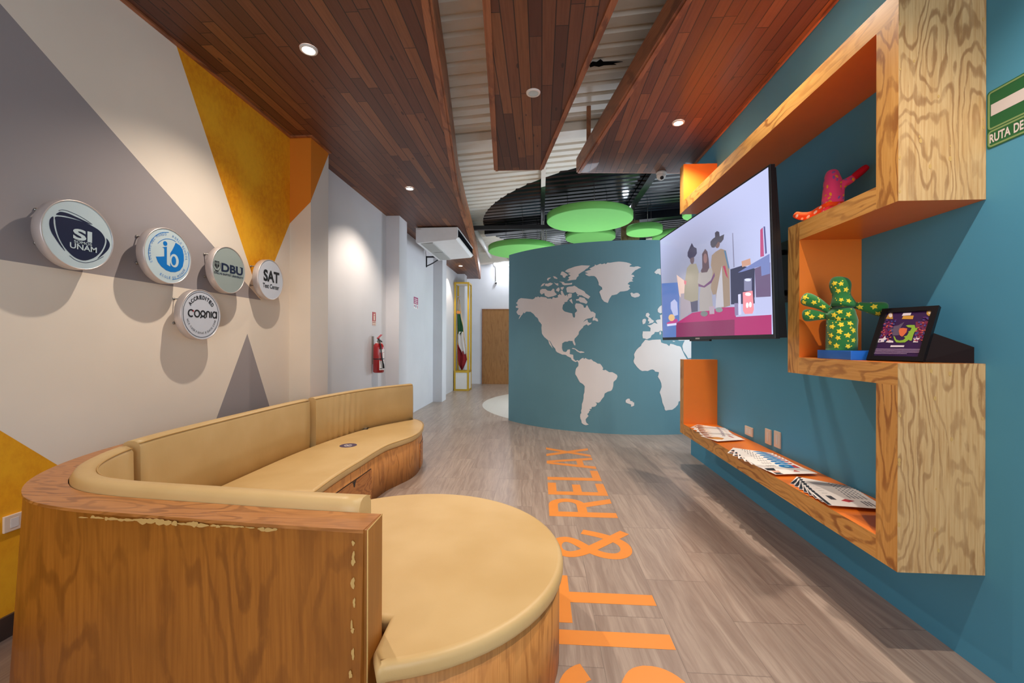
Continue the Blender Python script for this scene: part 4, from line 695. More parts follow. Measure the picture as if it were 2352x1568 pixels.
# seat outlines
BACKP = inner(0.202)
CC, CR_ = (-0.605, 1.89), 0.705
arcp = [(CC[0]+CR_*math.cos(math.radians(a)), CC[1]+CR_*math.sin(math.radians(a))) for a in range(-76, 141, 5)]
kb = min(range(len(BACKP)), key=lambda i: abs(BACKP[i][1]-2.56)+(0 if BACKP[i][0] < -1.9 else 9))
round_poly = [(-0.462, 1.19), (-0.45, 1.20)]+arcp+[(-1.17, 2.36), (-1.24, 2.385), (-1.31, 2.42), (-1.365, 2.48), (-1.395, 2.555)]+[BACKP[i] for i in range(kb, 3, -2)]+[(-0.62, 1.415), (-0.505, 1.41), (-0.50, 1.26)]
FRONT = smooth_path([(-1.397, 2.565), (-1.41, 2.8), (-1.41, 3.05), (-1.40, 3.3), (-1.395, 3.55), (-1.375, 3.78), (-1.32, 3.95), (-1.265, 4.12), (-1.245, 4.3), (-1.262, 4.5), (-1.30, 4.70), (-1.365, 4.88), (-1.46, 5.02), (-1.575, 5.10)], 4)
BK2 = [p for p in BACKP[kb:]]
bench_poly = FRONT+[BK2[-1]]+BK2[-2:0:-2]+[(BK2[0][0], 2.57)]
b = MB(); pad(b, round_poly, 0.360, 0.425, 0.024); rc = b.build('seat_cushion', M['leather'], sofa); rc['label'] = 'large round seat cushion at the near end'
b = MB(); pad(b, bench_poly, 0.360, 0.425, 0.024); bc = b.build('seat_cushion', M['leather'], sofa); bc['label'] = 'long wavy seat cushion along the wall'
b = MB(); b.tube([(p[0], p[1], 0.418) for p in inset(FRONT+[BK2[-1]], -0.001)[:len(FRONT)]], 0.0035, 6); b.build('piping', M['seam'], bc)
# sticker and plug plate on the long cushion
t = thing('round_sticker', 'round violet sticker with white marks on the long seat cushion', 'sticker', (-1.706, 3.71, 0.426))
fr = ((-1.706, 3.71, 0.4255), (1, 0.15, 0), (-0.15, 1, 0), (0, 0, 1))
MB().poly(circ(0, 0, 0.072, n=36), fr, 0, 0.0012).build('sticker_sheet', M['purple_sticker'], t)
b = MB(); pen(b, [(-0.035, 0.0), (-0.02, 0.02), (-0.005, 0.0), (0.01, 0.02), (0.03, 0.005)], 0.008, fr, 0.0012, 0.0016); pen(b, [(-0.03, -0.02), (0.035, -0.022)], 0.006, fr, 0.0012, 0.0016); pen(b, [(-0.02, -0.035), (0.03, -0.036)], 0.005, fr, 0.0012, 0.0016)
b.build('printed_marks', M['paper'], t)
t = thing('socket_plate', 'dark framed flat socket plate lying at the foot of the far back cushion', 'plate', (-1.885, 4.50, 0.4255))
m4 = Matrix.Translation((-1.885, 4.50, 0.4255)) @ Matrix.Rotation(math.radians(14), 4, 'Z')
MB().box(-0.045, 0.045, -0.11, 0.11, 0, 0.004, m=m4).build('plate_frame', M['black'], t)
MB().box(-0.030, 0.028, -0.085, 0.085, 0.004, 0.005, m=m4).build('plate_label', M['alu'], t)
# plywood base under the cushions
b = MB(); pad(b, inset(round_poly, 0.016), 0.0, 0.360, prof=[(0, 0.0), (0, 0.360)]); o = b.build('bench_base', M['base_ply_lightened'], sofa)
FB = [tuple(p) for p in offset_path(FRONT, 0.016)]
b = MB(); pad(b, inset(bench_poly, 0.016), 0.0, 0.360, prof=[(0, 0.0), (0, 0.360)]); o = b.build('bench_base', M['base_ply_lightened'], sofa)
# drawer fronts with finger notches, following the wavy base
def drawer(y0, y1, z0, z1, notch, hole=False):
    pts = [p for p in inset(FRONT+[BK2[-1]], 0.016)[:len(FRONT)] if y0 <= p[1] <= y1]
    t = MB(); sweep(t, pts, [(-0.0, z0), (-0.0, z1), (-0.009, z1), (-0.009, z0)], smooth=False)
    d = t.build('drawer', M['drawer'], sofa)
    q = min(pts, key=lambda p: abs(p[1]-notch)); i = pts.index(q); tn = (Vector(pts[min(i+1, len(pts)-1)])-Vector(pts[max(i-1, 0)])).normalized()
    fr = ((q[0]+0.0095, q[1], z1), (tn[0], tn[1], 0), (0, 0, 1), (tn[1], -tn[0], 0))
    g = MB()
    if hole: g.poly(circ(0, -0.05, 0.014, n=16), fr, 0, 0.0015)
    else: g.poly([(-0.035, 0.0), (-0.018, -0.012), (-0.006, -0.045), (0.006, -0.045), (0.018, -0.012), (0.035, 0.0)], fr, 0, 0.0015)
    g.build('finger_notch', M['black'], d)
    g = MB(); sweep(g, pts, [(-0.002, z1), (-0.002, z1+0.006), (-0.006, z1+0.006), (-0.006, z1)], smooth=False); g.build('shadow_gap', M['black'], d)
drawer(2.84, 3.52, 0.02, 0.287, 3.16); drawer(4.42, 4.93, 0.02, 0.275, 4.72, True)
# upright back cushions
def back_cushion(i0, i1, name_label, pleats=None):
    P = inner(0.162)[i0:i1]
    if i0 == 0: P = [(-0.585, P[0][1]+0.004)]+[p for p in P if p[0] < -0.63]
    prof = []; hw = 0.043; z0, z1 = 0.40, (0.832 if i0 == 0 else 0.845)
    for (x, z) in [(hw, z0), (hw+0.002, z0+0.1), (hw, z1-0.03), (hw-0.012, z1-0.008), (hw-0.028, z1), (-hw+0.028, z1), (-hw+0.012, z1-0.008), (-hw, z1-0.03), (-hw-0.004, z0+0.2), (-hw, z0)]:
        prof.append((x, z))
    b = MB(); sweep(b, P, prof)
    if pleats:
        k = len(prof)
        for i in range(len(P)):
            amp = pleats(P[i][1])
            for j in (7, 8, 9):
                v = b.v[i*k+j]; w = math.sin(P[i][1]*75+j)*amp; v.x += w
    o = b.build('back_cushion', M['leather'], sofa); o['label'] = name_label
    s = MB(); tp = [tuple(p) for p in offset_path(P, -hw+0.006)]; s.tube([(p[0], p[1], z1-0.012) for p in tp], 0.003, 6); s.build('piping', M['seam'], o)
P = inner(0.162)
ia = min(range(len(P)), key=lambda i: abs(P[i][1]-2.03)+(0 if P[i][0] < -1.8 else 9)); ic = min(range(len(P)), key=lambda i: abs(P[i][1]-3.68)+(0 if P[i][0] < -1.8 else 9))
back_cushion(0, ia, 'low back cushion wrapping round the near partition')
back_cushion(ia, ic, 'long straight back cushion in the middle')
OUTS_SAVE = OUTS
OUTS = OUTS[:ic+1]+smooth_path([OUTS[i] for i in range(ic, len(OUTS))], 6)[1:]
P = inner(0.162)
back_cushion(ic, len(P), 'pleated back cushion at the far end', lambda y: 0.006*max(0, 1-abs(y-4.15)/0.35))
OUTS = OUTS_SAVE

# ------------------------------------------------------------------ zigzag wall shelf
shelf = thing('wall_shelf', 'large zigzag plywood wall shelf with orange lined inner faces on the teal wall', 'wall shelf', (XR, 3.2, 0.403))
XF = 1.475; YN = 1.879
def bd(y0, y1, z0, z1, mats, front='ply_y', lab=None):
    """mats order: -y, +y, -z, +z faces; front edge grain by name"""
    K = {'f': 0, 'o': 1, 'e': 2}
    o = MB().box(XF, XR-0.001, y0, y1, z0, z1, [0, 0]+[K[c] for c in mats]).build('shelf_board', [M[front], M['orange'], M['ply_face']], shelf, recalc=False)
    if lab: o['label'] = lab
th = 0.104
bd(YN, YN+0.115, 0.403, 1.175, 'eooo', 'ply_v', 'lower near upright, pale plywood face')
bd(YN+0.115, 4.545, 0.403, 0.507, 'eeoo', 'ply_y', 'long bottom board with orange top')
bd(4.545, 4.655, 0.403, 1.175, 'oeoo', 'ply_v', 'far lower upright, orange inside')
bd(YN, 2.56, 1.175, 1.268, 'eeoo', 'ply_y', 'middle board carrying the framed poster')
bd(2.56, 2.672, 1.175, 2.040, 'oeoo', 'ply_v', 'middle upright, orange inside')
bd(YN+0.118, 2.56, 1.940, 2.040, 'eeoo', 'ply_y', 'board above the green plush cactus')
bd(YN, YN+0.118, 1.940, 2.716, 'eooo', 'ply_v', 'upper near upright, pale plywood face')
bd(YN, 4.565, 2.716, 2.822, 'eeoo', 'ply_y', 'long top board, orange underneath')
bd(4.565, 4.68, 2.716, 3.205, 'oeoo', 'ply_v', 'far upper upright, orange inside')
b = MB(); random.seed(11)
for (z0, z1) in ((0.43, 1.24), (1.97, 2.68)):
    for i in range(16):
        x = random.choice([XF+0.006, XR-0.012, random.uniform(XF, XR-.02)]); z = random.uniform(z0, z1); r = random.uniform(.0025, .006)
        b.poly([(r*math.cos(a), 1.8*r*math.sin(a)) for a in [k*PI/5 for k in range(10)]], ((x, YN-0.0002, z), (1, 0, 0), (0, 0, 1), (0, -1, 0)), 0, 0.0006)
b.build('worn_filler', M['putty'], shelf)['kind'] = 'stuff'

# ------------------------------------------------------------------ television
BLc = Vector((1.2084, 4.3565, 1.374)); U = Vector((0.0710, -0.9975, 0)).normalized(); UPv = Vector((-0.0318, -0.0023, 0.9995)).normalized()
NN = U.cross(UPv).normalized(); TW, TH = 1.811, 1.0015
if NN.x > 0: NN = -NN
tv = thing('television', 'large black wall television showing three people in traditional dress', 'television', tuple(BLc+U*TW/2-NN*0.2))
fr = (BLc, U, UPv, NN)
def tvbox(u0, u1, v0, v1, n0, n1, name, mat, parent=tv, bev=0.0, taper=None):
    b = MB(); vs = []
    for u in (u0, u1):
        for v in (v0, v1):
            for n in (n0, n1):
                nn = n
                if taper and n == n0: nn = n0-taper*(1-(v-v0)/(v1-v0))
                vs.append(BLc+U*u+UPv*v+NN*nn)
    b.add(vs, [(0, 1, 3, 2), (4, 6, 7, 5), (0, 4, 5, 1), (2, 3, 7, 6), (0, 2, 6, 4), (1, 5, 7, 3)])
    return b.build(name, mat, parent, bevel=bev)
tvbox(0, TW, 0, TH, -0.030, 0.0, 'bezel', M['black'], bev=0.003)
tvbox(0.05, TW-0.002, 0.005, TH-0.02, -0.036, -0.030, 'rear_housing', M['black'], taper=0.036)
sc = MB(); sc.poly([(0.013, 0.026), (TW-0.016, 0.026), (TW-0.016, TH-0.013), (0.013, TH-0.013)], fr, 0.0005, 0.0012)
SE = 0.72
scr = sc.build('screen', screen_mat(), tv)
grp = {}
zz = 0.0014
for (nm, c, pl) in TV_PIC:
    key = tuple(c)
    pl = [(min(max(p[0], 0.013), TW-0.016), min(max(p[1], 0.026), TH-0.013)) for p in pl]
    grp.setdefault(key, MB()).poly(pl, fr, zz, zz+0.00006); zz += 0.00008
mats = []; allb = MB()
for i, (key, g) in enumerate(grp.items()):
    allb.add(g.v, g.f, i); mats.append(cmat(key, SE))
o = allb.build('picture', mats, scr, recalc=False); o['label'] = 'picture of three people in hats and ponchos behind a crimson table'
tvbox(TW*0.42, TW*0.46, 0.004, 0.016, 0.0, 0.002, 'maker_badge', M['alu'])
tvbox(TW*0.35, TW*0.55, -0.012, 0.0, -0.02, -0.003, 'sensor_bar', M['black'])
b = MB().box(XR-0.02, XR-0.001, 3.2, 3.75, 1.65, 2.1)
for zc in (1.72, 2.02):
    b.tube([(XR-0.02, 3.3, zc), (1.55, 3.45, zc), (1.345, 3.5, zc)], 0.02, 8)
b.build('wall_mount', M['black'], tv)

# ------------------------------------------------------------------ wall plates
def plate(x, y, z, w, h, nx, label, rockers=1, grp=None):
    t = thing('socket_plate' if rockers == 2 else 'switch_plate', label, 'wall plate', (x, y, z), grp)
    s = 1 if nx > 0 else -1
    MB().box(x, x+s*0.011, y-w/2, y+w/2, z-h/2, z+h/2).build('cover', M['cream'], t, bevel=0.003)
    b = MB()
    for i in range(rockers):
        c = y+(i-(rockers-1)/2)*w*0.36
        b.box(x+s*0.011, x+s*0.0125, c-w*0.13, c+w*0.13, z-h*0.28, z+h*0.28)
    b.build('insert', M['white'], t)
plate(XR, 3.862, 0.582, 0.135, 0.078, -1, 'wide cream wall plate above the farthest fan of leaflets', 2)
plate(XR, 3.545, 0.604, 0.085, 0.120, -1, 'tall cream wall plate, farther of the pair below the television', 1)
plate(XR, 3.412, 0.611, 0.085, 0.125, -1, 'tall cream wall plate, nearer of the pair below the television', 1)
plate(X1, 1.835, 0.515, 0.12, 0.075, 1, 'cream wall plate low on the orange paint behind the bench', 2)
# ------------------------------------------------------------------ leaflets
def leaflet(cx, cy, z, w, h, a, kind):
    """w along the wall, h across the shelf; a turns it"""
    t = thing('leaflet', '', 'leaflet', (cx, cy, z))
    ca, sa = math.cos(a), math.sin(a)
    f = ((cx, cy, z), (ca, sa, 0), (-sa, ca, 0), (0, 0, 1))
    sh = MB().poly([(-h/2, -w/2), (h/2, -w/2), (h/2, w/2), (-h/2, w/2)], f, 0.0, 0.0014); sh.build('sheet', M['paper'], t)
    b = MB(); mats = []
    def add(pts, c):
        m = cmat(c)
        if m not in mats: mats.append(m)
        b.poly(pts, f, 0.0014, 0.0018+0.0001*(len(b.f) % 5), mats.index(m))
    if kind == 0:      # cream and amber photograph with a violet flourish
        add([(-h*.48, -w*.1), (-h*.2, -w*.3), (h*.0, -w*.1), (-h*.1, w*.15), (-h*.45, w*.3)], (214, 150, 80))
        add([(-h*.47, w*.1), (-h*.30, w*.0), (-h*.25, w*.3), (-h*.45, w*.42)], (150, 96, 70))
        for pts in ([(h*.18, w*.30), (h*.25, w*.22), (h*.30, w*.32), (h*.22, w*.38)],): add([tuple(p) for p in pts], (96, 66, 110))
        add([(h*.30, -w*.1), (h*.36, -w*.12), (h*.42, w*.25), (h*.36, w*.28)], (176, 84, 90))
    elif kind == 1:    # blue globe with red swirls over white, portrait at the foot
        add(arc(h*.22, w*.27, h*.2, w*.20, 0, 342, 19), (40, 128, 196))
        add(arc(h*.20, w*.27, h*.06, w*.06, 0, 330, 11), (150, 210, 236))
        add([(h*.30, w*.10), (h*.42, w*.05), (h*.46, w*.40), (h*.36, w*.36)], (190, 60, 66))
        for i in range(4): add([(-h*(.05+.06*i), w*.30), (-h*(.07+.06*i), w*.30), (-h*(.08+.06*i), w*.42), (-h*(.06+.06*i), w*.42)], (120, 116, 120))
        add([(h*.06, -w*.28), (h*.2, -w*.32), (h*.16, -w*.12)], (200, 90, 80))
        add([(-h*.48, -w*.12), (-h*.30, -w*.16), (-h*.22, w*.10), (-h*.45, w*.10)], (30, 30, 38))
        add([(-h*.44, -w*.34), (-h*.28, -w*.34), (-h*.24, -w*.16), (-h*.42, -w*.12)], (226, 176, 156))
        add([(-h*.46, -w*.48), (-h*.30, -w*.48), (-h*.32, -w*.36), (-h*.46, -w*.34)], (30, 30, 38))
    elif kind == 2:    # white with a red leaf, black stripe and grey text lines
        add([(-h*.50, -w*.48), (-h*.44, -w*.48), (-h*.40, w*.48), (-h*.46, w*.48)], (40, 40, 50))
        add([(-h*.14, -w*.06), (-h*.04, -w*.16), (h*.10, -w*.02), (-h*.02, w*.10)], (190, 50, 60))
        for i in range(5): add([(h*(.10+.07*i), w*.20), (h*(.13+.07*i), w*.20), (h*(.13+.07*i), w*.44), (h*(.10+.07*i), w*.44)], (150, 146, 150))
        for i in range(3): add([(h*(.20+.06*i), -w*.35), (h*(.23+.06*i), -w*.35), (h*(.23+.06*i), w*.0), (h*(.20+.06*i), w*.0)], (110, 106, 112))
        add([(-h*.3, -w*.02), (-h*.2, -w*.02), (-h*.2, w*.3), (-h*.3, w*.3)], (70, 66, 72))
    b.build('cover_print', mats, t, recalc=False)
    return t
def fan(ends, z, n, w, h, a0, a1, kind, words, group, top_label, low_label):
    """n leaflets shingled from the near one, which lies on top, to the far one at the bottom"""
    (xa, ya), (xb, yb) = ends
    for i in range(n):
        f = i/(n-1); a = math.radians(a0+(a1-a0)*f); zz = z+i*0.0021
        t = leaflet(xa+(xb-xa)*f, ya+(yb-ya)*f, zz, w, h, a, kind)
        t['label'] = (top_label if i == n-1 else low_label if i == 0 else words % ['second', 'third', 'fourth', 'fifth', 'sixth', 'seventh', 'eighth', 'ninth'][i-1]); t['group'] = group
ZT = 0.5075
fan(((1.655, 4.36), (1.585, 3.86)), ZT, 7, 0.21, 0.28, -38, 18, 0, 'amber and white leaflet, %s from the bottom of the farthest fan', 'leaflets fanned out at the far end of the shelf', 'amber and white leaflet lying on top of the farthest fan', 'amber and white leaflet at the far bottom of the farthest fan')
fan(((1.60, 3.39), (1.60, 2.93)), ZT, 8, 0.21, 0.28, -34, 8, 1, 'blue globe leaflet, %s from the bottom of the middle fan', 'blue leaflets fanned out in the middle of the shelf', 'blue globe leaflet lying on top of the middle fan', 'blue globe leaflet at the far bottom of the middle fan')
fan(((1.655, 2.66), (1.615, 2.37)), ZT, 8, 0.19, 0.27, -40, -8, 2, 'white leaflet with a red leaf, %s from the bottom of the nearest fan', 'white leaflets fanned out at the near end of the shelf', 'white leaflet with a red leaf lying on top of the nearest fan', 'white leaflet with a red leaf at the far bottom of the nearest fan')
tag(MB().poly([(0, 0), (0.09, 0), (0.09, 0.055), (0, 0.055)], ((1.565, 2.02, ZT), (0.93, -0.37, 0), (0.37, 0.93, 0), (0, 0, 1)), 0, 0.001).build('card', M['paper']), 'small white card beside the near upright of the shelf', 'card')

# ------------------------------------------------------------------ plush cacti and blue block
def skin(name, mat, parent, verts, edges, radii, lab=None, zmin=None):
    me = bpy.data.meshes.new(name); off = Vector(parent.location)
    me.from_pydata([Vector(v)-off for v in verts], edges, []); o = bpy.data.objects.new(name, me); COL.objects.link(o)
    m = o.modifiers.new('s', 'SKIN'); o.modifiers.new('d', 'SUBSURF').levels = 2; o.modifiers['d'].render_levels = 2
    for v, r in zip(me.skin_vertices[0].data, radii): v.radius = (r, r)
    me.skin_vertices[0].data[0].use_root = True
    bpy.context.view_layer.update(); dg = bpy.context.evaluated_depsgraph_get()
    me2 = bpy.data.meshes.new_from_object(o.evaluated_get(dg)); bpy.data.objects.remove(o)
    me2.materials.clear(); me2.materials.append(mat)
    if zmin is None: zmin = parent.location.z
    for v in me2.vertices: v.co.z = max(v.co.z, zmin-off.z+0.0005)
    for p in me2.polygons: p.use_smooth = True
    o = bpy.data.objects.new(name, me2); COL.objects.link(o); o.parent = parent
    if lab: o['label'] = lab
    return o
def on_surface(o, pts_dirs, shape, mat, name, lift=0.0012, each=True):
    """felt shapes glued on a plush: rays towards the body, shape laid on the surface it meets"""
    from mathutils.bvhtree import BVHTree
    bm = bmesh.new(); bm.from_mesh(o.data); bv = BVHTree.FromBMesh(bm); off = Vector(o.parent.location)
    b = MB()
    for (p, d, s, rot) in pts_dirs:
        hit, nrm, _, _ = bv.ray_cast(Vector(p)-off, Vector(d).normalized())
        if hit is None: continue
        if nrm.dot(Vector(d)) > 0: nrm = -nrm
        u = nrm.cross(Vector((0, 0, 1))); u = u.normalized() if u.length > 1e-3 else Vector((1, 0, 0)); v = nrm.cross(u)
        pts = []
        for (a, c) in shape:
            x, y = (a*math.cos(rot)-c*math.sin(rot))*s, (a*math.sin(rot)+c*math.cos(rot))*s
            q = hit+u*x+v*y; h2, n2, _, _ = bv.find_nearest(q)
            pts.append((h2 or q)+nrm*lift)
        c0 = hit+nrm*(lift+0.0010); k = len(b.v); b.v += [c0+off]+[q+off for q in pts]
        for i in range(len(pts)): b.f.append([k, k+1+i, k+1+(i+1) % len(pts)]); b.mi.append(0); b.sm.append(False)
        if each: b.build(name, mat, o.parent, recalc=False); b = MB()
    bm.free()
    if not each: b.build(name, mat, o.parent, recalc=False)['kind'] = 'stuff'
STAR = [((1 if i % 2 == 0 else 0.52)*math.cos(PI*i/5+PI/2), (1 if i % 2 == 0 else 0.52)*math.sin(PI*i/5+PI/2)) for i in range(10)]
DOT = [(math.cos(PI*i/4), math.sin(PI*i/4)) for i in range(8)]
OVAL = [(1.5*math.cos(PI*i/4), 0.8*math.sin(PI*i/4)) for i in range(8)]
block = tag(MB().box(1.495, 1.745, 2.178, 2.430, 1.2685, 1.313).build('display_block', M['blue_box'], bevel=0.002), 'flat bright blue block under the green plush cactus', 'block')
cx, cy, z0 = 1.562, 2.345, 1.3135
cact = thing('plush_cactus', 'green plush cactus with yellow stars standing on the blue block', 'plush toy', (cx, cy, z0))
# picture-plane directions: r = to the right of the viewer, level
r = Vector((0.82, -0.57, 0)).normalized()
def cp(a, h, f=0.0): return tuple(Vector((cx, cy, z0+h))+r*a+Vector((-0.57, -0.82, 0))*f)
vs = [cp(0, 0.035), cp(0, 0.0), cp(0.002, 0.12), cp(0.0, 0.205), cp(0.0, 0.245), cp(0.0, 0.282), cp(-0.005, 0.335), cp(-0.008, 0.372), cp(-0.005, 0.385),
      cp(-0.045, 0.205), cp(-0.10, 0.250), cp(-0.150, 0.275), cp(-0.175, 0.285), cp(0.055, 0.232), cp(0.115, 0.215), cp(0.165, 0.205), cp(0.185, 0.200),
      cp(-0.05, 0.175), cp(-0.10, 0.185), cp(-0.150, 0.188), cp(-0.172, 0.185)]
es = [(1, 0), (0, 2), (2, 3), (3, 4), (4, 5), (5, 6), (6, 7), (7, 8), (3, 9), (9, 10), (10, 11), (11, 12), (4, 13), (13, 14), (14, 15), (15, 16), (2, 17), (17, 18), (18, 19), (19, 20)]
rd = [0.072, 0.066, 0.080, 0.066, 0.044, 0.034, 0.056, 0.044, 0.022, 0.018, 0.030, 0.044, 0.026, 0.018, 0.030, 0.046, 0.028, 0.014, 0.028, 0.041, 0.026]
body = skin('plush_body', M['green_fabric'], cact, vs, es, rd)
random.seed(3); big = []; small = []
fd = Vector((0.57, 0.82, -0.02))
for (a, h) in [(0.0, 0.35), (-0.012, 0.315), (0.02, 0.32), (0.0, 0.268), (0.03, 0.262), (0.008, 0.235), (-0.028, 0.19), (-0.005, 0.205), (0.03, 0.19), (-0.01, 0.17), (-0.035, 0.13), (0.0, 0.14), (0.035, 0.145), (-0.005, 0.105), (-0.04, 0.085), (0.028, 0.085), (-0.012, 0.072), (-0.045, 0.048), (-0.018, 0.032), (0.028, 0.03), (-0.155, 0.292), (-0.16, 0.265), (-0.115, 0.262), (-0.075, 0.238), (-0.145, 0.205), (-0.125, 0.185), (-0.165, 0.175), (-0.085, 0.188), (0.075, 0.228), (0.13, 0.228), (0.145, 0.192), (-0.03, 0.355), (0.05, 0.06), (0.05, 0.11)]:
    big.append((cp(a, h, 0.5), fd, random.uniform(0.013, 0.017), random.uniform(0, 6)))
for i in range(130):
    small.append((cp(random.uniform(-0.18, 0.19), random.uniform(0.02, 0.375), 0.5), fd, random.uniform(0.0028, 0.0045), 0))
on_surface(body, big, STAR, M['star'], 'felt_star'); on_surface(body, small, DOT, M['star'], 'felt_dots', 0.0008, False)

px, py, pz = 1.655, 2.565, 2.0405
pc = thing('plush_cactus', 'pink and orange plush cactus with bent arms standing on the upper shelf', 'plush toy', (px, py, pz))
def pp(a, h, f=0.0): return tuple(Vector((px, py, pz+h))+r*a+Vector((-0.57, -0.82, 0))*f)
skin('plush_body', M['pink'], pc, [pp(0.0, 0.085), pp(0.0, 0.075), pp(0.0, 0.16), pp(0.0, 0.24), pp(0.002, 0.285), pp(0.002, 0.30), pp(0.04, 0.205), pp(0.075, 0.215), pp(0.11, 0.24)],
     [(1, 0), (0, 2), (2, 3), (3, 4), (4, 5), (2, 6), (6, 7), (7, 8)], [0.052, 0.052, 0.049, 0.045, 0.034, 0.018, 0.026, 0.022, 0.022])
pb = pc.children[0]
skin('plush_arm', M['red_plush'], pc, [pp(0.088, 0.225), pp(0.135, 0.262), pp(0.155, 0.278), pp(0.16, 0.282)], [(0, 1), (1, 2), (2, 3)], [0.021, 0.022, 0.018, 0.010], 'crimson tip of the raised arm')
ob = skin('plush_base', M['orange_plush'], pc, [pp(0.0, 0.05), pp(0.0, 0.0), pp(0.0, 0.078), pp(-0.05, 0.085), pp(-0.09, 0.055), pp(-0.14, 0.055), pp(-0.175, 0.075), pp(-0.18, 0.08)],
          [(1, 0), (0, 2), (2, 3), (3, 4), (4, 5), (5, 6), (6, 7)], [0.051, 0.048, 0.052, 0.022, 0.026, 0.025, 0.022, 0.014], 'orange lower part and left arm with cream dots')
D1 = []; D2 = []; D3 = []
for i in range(44):
    (D1 if i % 2 else D2).append((pp(random.uniform(-0.045, 0.12), random.uniform(0.10, 0.31), 0.5), fd, random.uniform(0.0055, 0.008), random.uniform(0, 3)))
for (a, h) in [(-0.165, 0.07), (-0.14, 0.05), (-0.11, 0.055), (-0.075, 0.075), (-0.035, 0.08), (-0.02, 0.045), (0.02, 0.06), (-0.03, 0.02), (0.03, 0.03), (-0.05, 0.1)]: D3.append((pp(a, h, 0.5), fd, 0.0085, 1.0))
on_surface(pb, D1, OVAL, M['doty'], 'felt_dot'); on_surface(pb, D2, OVAL, M['dotb'], 'felt_dot'); on_surface(ob, D3, OVAL, M['dotw'], 'felt_dot')
dc = thing('plush_cactus', 'dark green plush half hidden behind the upper near upright of the shelf', 'plush toy', (1.735, 2.19, 2.040))
skin('plush_body', M['dark_green'], dc, [(1.735, 2.19, 2.09), (1.735, 2.19, 2.04), (1.735, 2.19, 2.2), (1.735, 2.19, 2.27), (1.70, 2.22, 2.22), (1.665, 2.235, 2.235)], [(1, 0), (0, 2), (2, 3), (2, 4), (4, 5)], [0.04, 0.035, 0.04, 0.03, 0.018, 0.018])

# ------------------------------------------------------------------ framed poster
FBL, FBR = Vector((1.55, 2.150, 1.2685)), Vector((1.642, 1.957, 1.2685))
eu = (FBR-FBL); FW = eu.length; eu.normalize(); bk = Vector((-eu.y, eu.x, 0)); 
if bk.x < 0: bk = -bk
FH = 0.275; up = (Vector((0, 0, 1))*0.245+bk*0.125).normalized(); fn = eu.cross(up)
if fn.x > 0: fn = -fn
O = FBL-up*0.0+fn*0.0
pf = thing('picture_frame', 'black picture frame leaning back, with a purple poster of a green lizard', 'picture frame', tuple(FBL+eu*FW/2))
fr = (O, eu, up, fn); b = MB(); bw = 0.022
for (u0, u1, v0, v1) in ((0, FW, 0, bw), (0, FW, FH-bw, FH), (0, bw, bw, FH-bw), (FW-bw, FW, bw, FH-bw)):
    b.poly([(u0, v0), (u1, v0), (u1, v1), (u0, v1)], fr, -0.008, 0.010)
b.build('frame', M['black'], pf)
MB().poly([(bw, bw), (FW-bw, bw), (FW-bw, FH-bw), (bw, FH-bw)], fr, -0.006, 0.0).build('backing', M['black'], pf)
mats = []; b = MB(); zz = 0.0004
for (nm, c, pl) in POSTER:
    m = cmat(tuple(c))
    if m not in mats: mats.append(m)
    pl = [(min(max(p[0], bw/FW), 1-bw/FW)*FW, min(max(p[1], bw/FH), 1-bw/FH)*FH) for p in pl]
    b.poly(pl, fr, zz, zz+0.0001, mats.index(m)); zz += 0.00018
random.seed(5)
for (u0, u1, v0, v1) in ((0.10, 0.30, 0.36, 0.78), (0.72, 0.92, 0.36, 0.80)):
    for i in range(60):
        c = random.choice([(150, 40, 80), (70, 80, 150), (190, 90, 80), (90, 40, 110)]); m = cmat(c)
        if m not in mats: mats.append(m)
        x, y = random.uniform(u0, u1)*FW, random.uniform(v0, v1)*FH
        b.poly([(x, y), (x+.006, y), (x+.006, y+.006), (x, y+.006)], fr, zz, zz+0.0001, mats.index(m))
b.build('poster', mats, pf, recalc=False)
b = MB(); q0 = O+eu*FW*0.97-fn*0.009; q1 = O+eu*FW*0.45-fn*0.009; e1 = Vector((1.795, 1.905, 0)); e2 = e1-eu*0.09; e2.z = 0
lo, hi = 1.2688, 1.335
pt = [q0+up*0.01, q0+up*0.15, q1+up*0.01, q1+up*0.15, Vector((e1.x, e1.y, lo)), Vector((e1.x, e1.y, hi)), Vector((e2.x, e2.y, lo)), Vector((e2.x, e2.y, hi))]
for p in pt: p.z = max(p.z, lo)
b.add(pt, [(0, 1, 5, 4), (2, 6, 7, 3), (1, 3, 7, 5), (0, 4, 6, 2), (4, 5, 7, 6), (0, 2, 3, 1)]); b.build('easel_back', M['dull_black'], pf)

# ------------------------------------------------------------------ evacuation sign
es_ = thing('evacuation_sign', 'green and white evacuation route sign on the teal wall at the right edge', 'sign', (XR, 1.70, 2.25))
fr = ((XR-0.0005, 1.874, 2.14), (0, -1, 0), (0, 0, 1), (-1, 0, 0))
MB().poly(rrect(0, 0.40, 0, 0.231, 0.012), fr, 0, 0.002).build('sign_board', M['sign_green'], es_)
b = MB()
for (x0, x1, y0, y1) in ((0.004, 0.396, 0.004, 0.070), (0.004, 0.396, 0.074, 0.227)):
    Lr = rrect(x0, x1, y0, y1, 0.014); n = len(Lr); Li = inset(Lr, 0.007)
    for i in range(n): b.poly([Lr[i], Lr[(i+1) % n], Li[(i+1) % n], Li[i]], fr, 0.002, 0.0026)
b.build('rim', M['sign_rim'], es_)
b = MB().poly([(0.016, 0.128), (0.30, 0.128), (0.30, 0.098), (0.37, 0.150), (0.30, 0.203), (0.30, 0.174), (0.016, 0.174)], fr, 0.002, 0.0028)
b.build('arrow', M['sign_white'], es_)
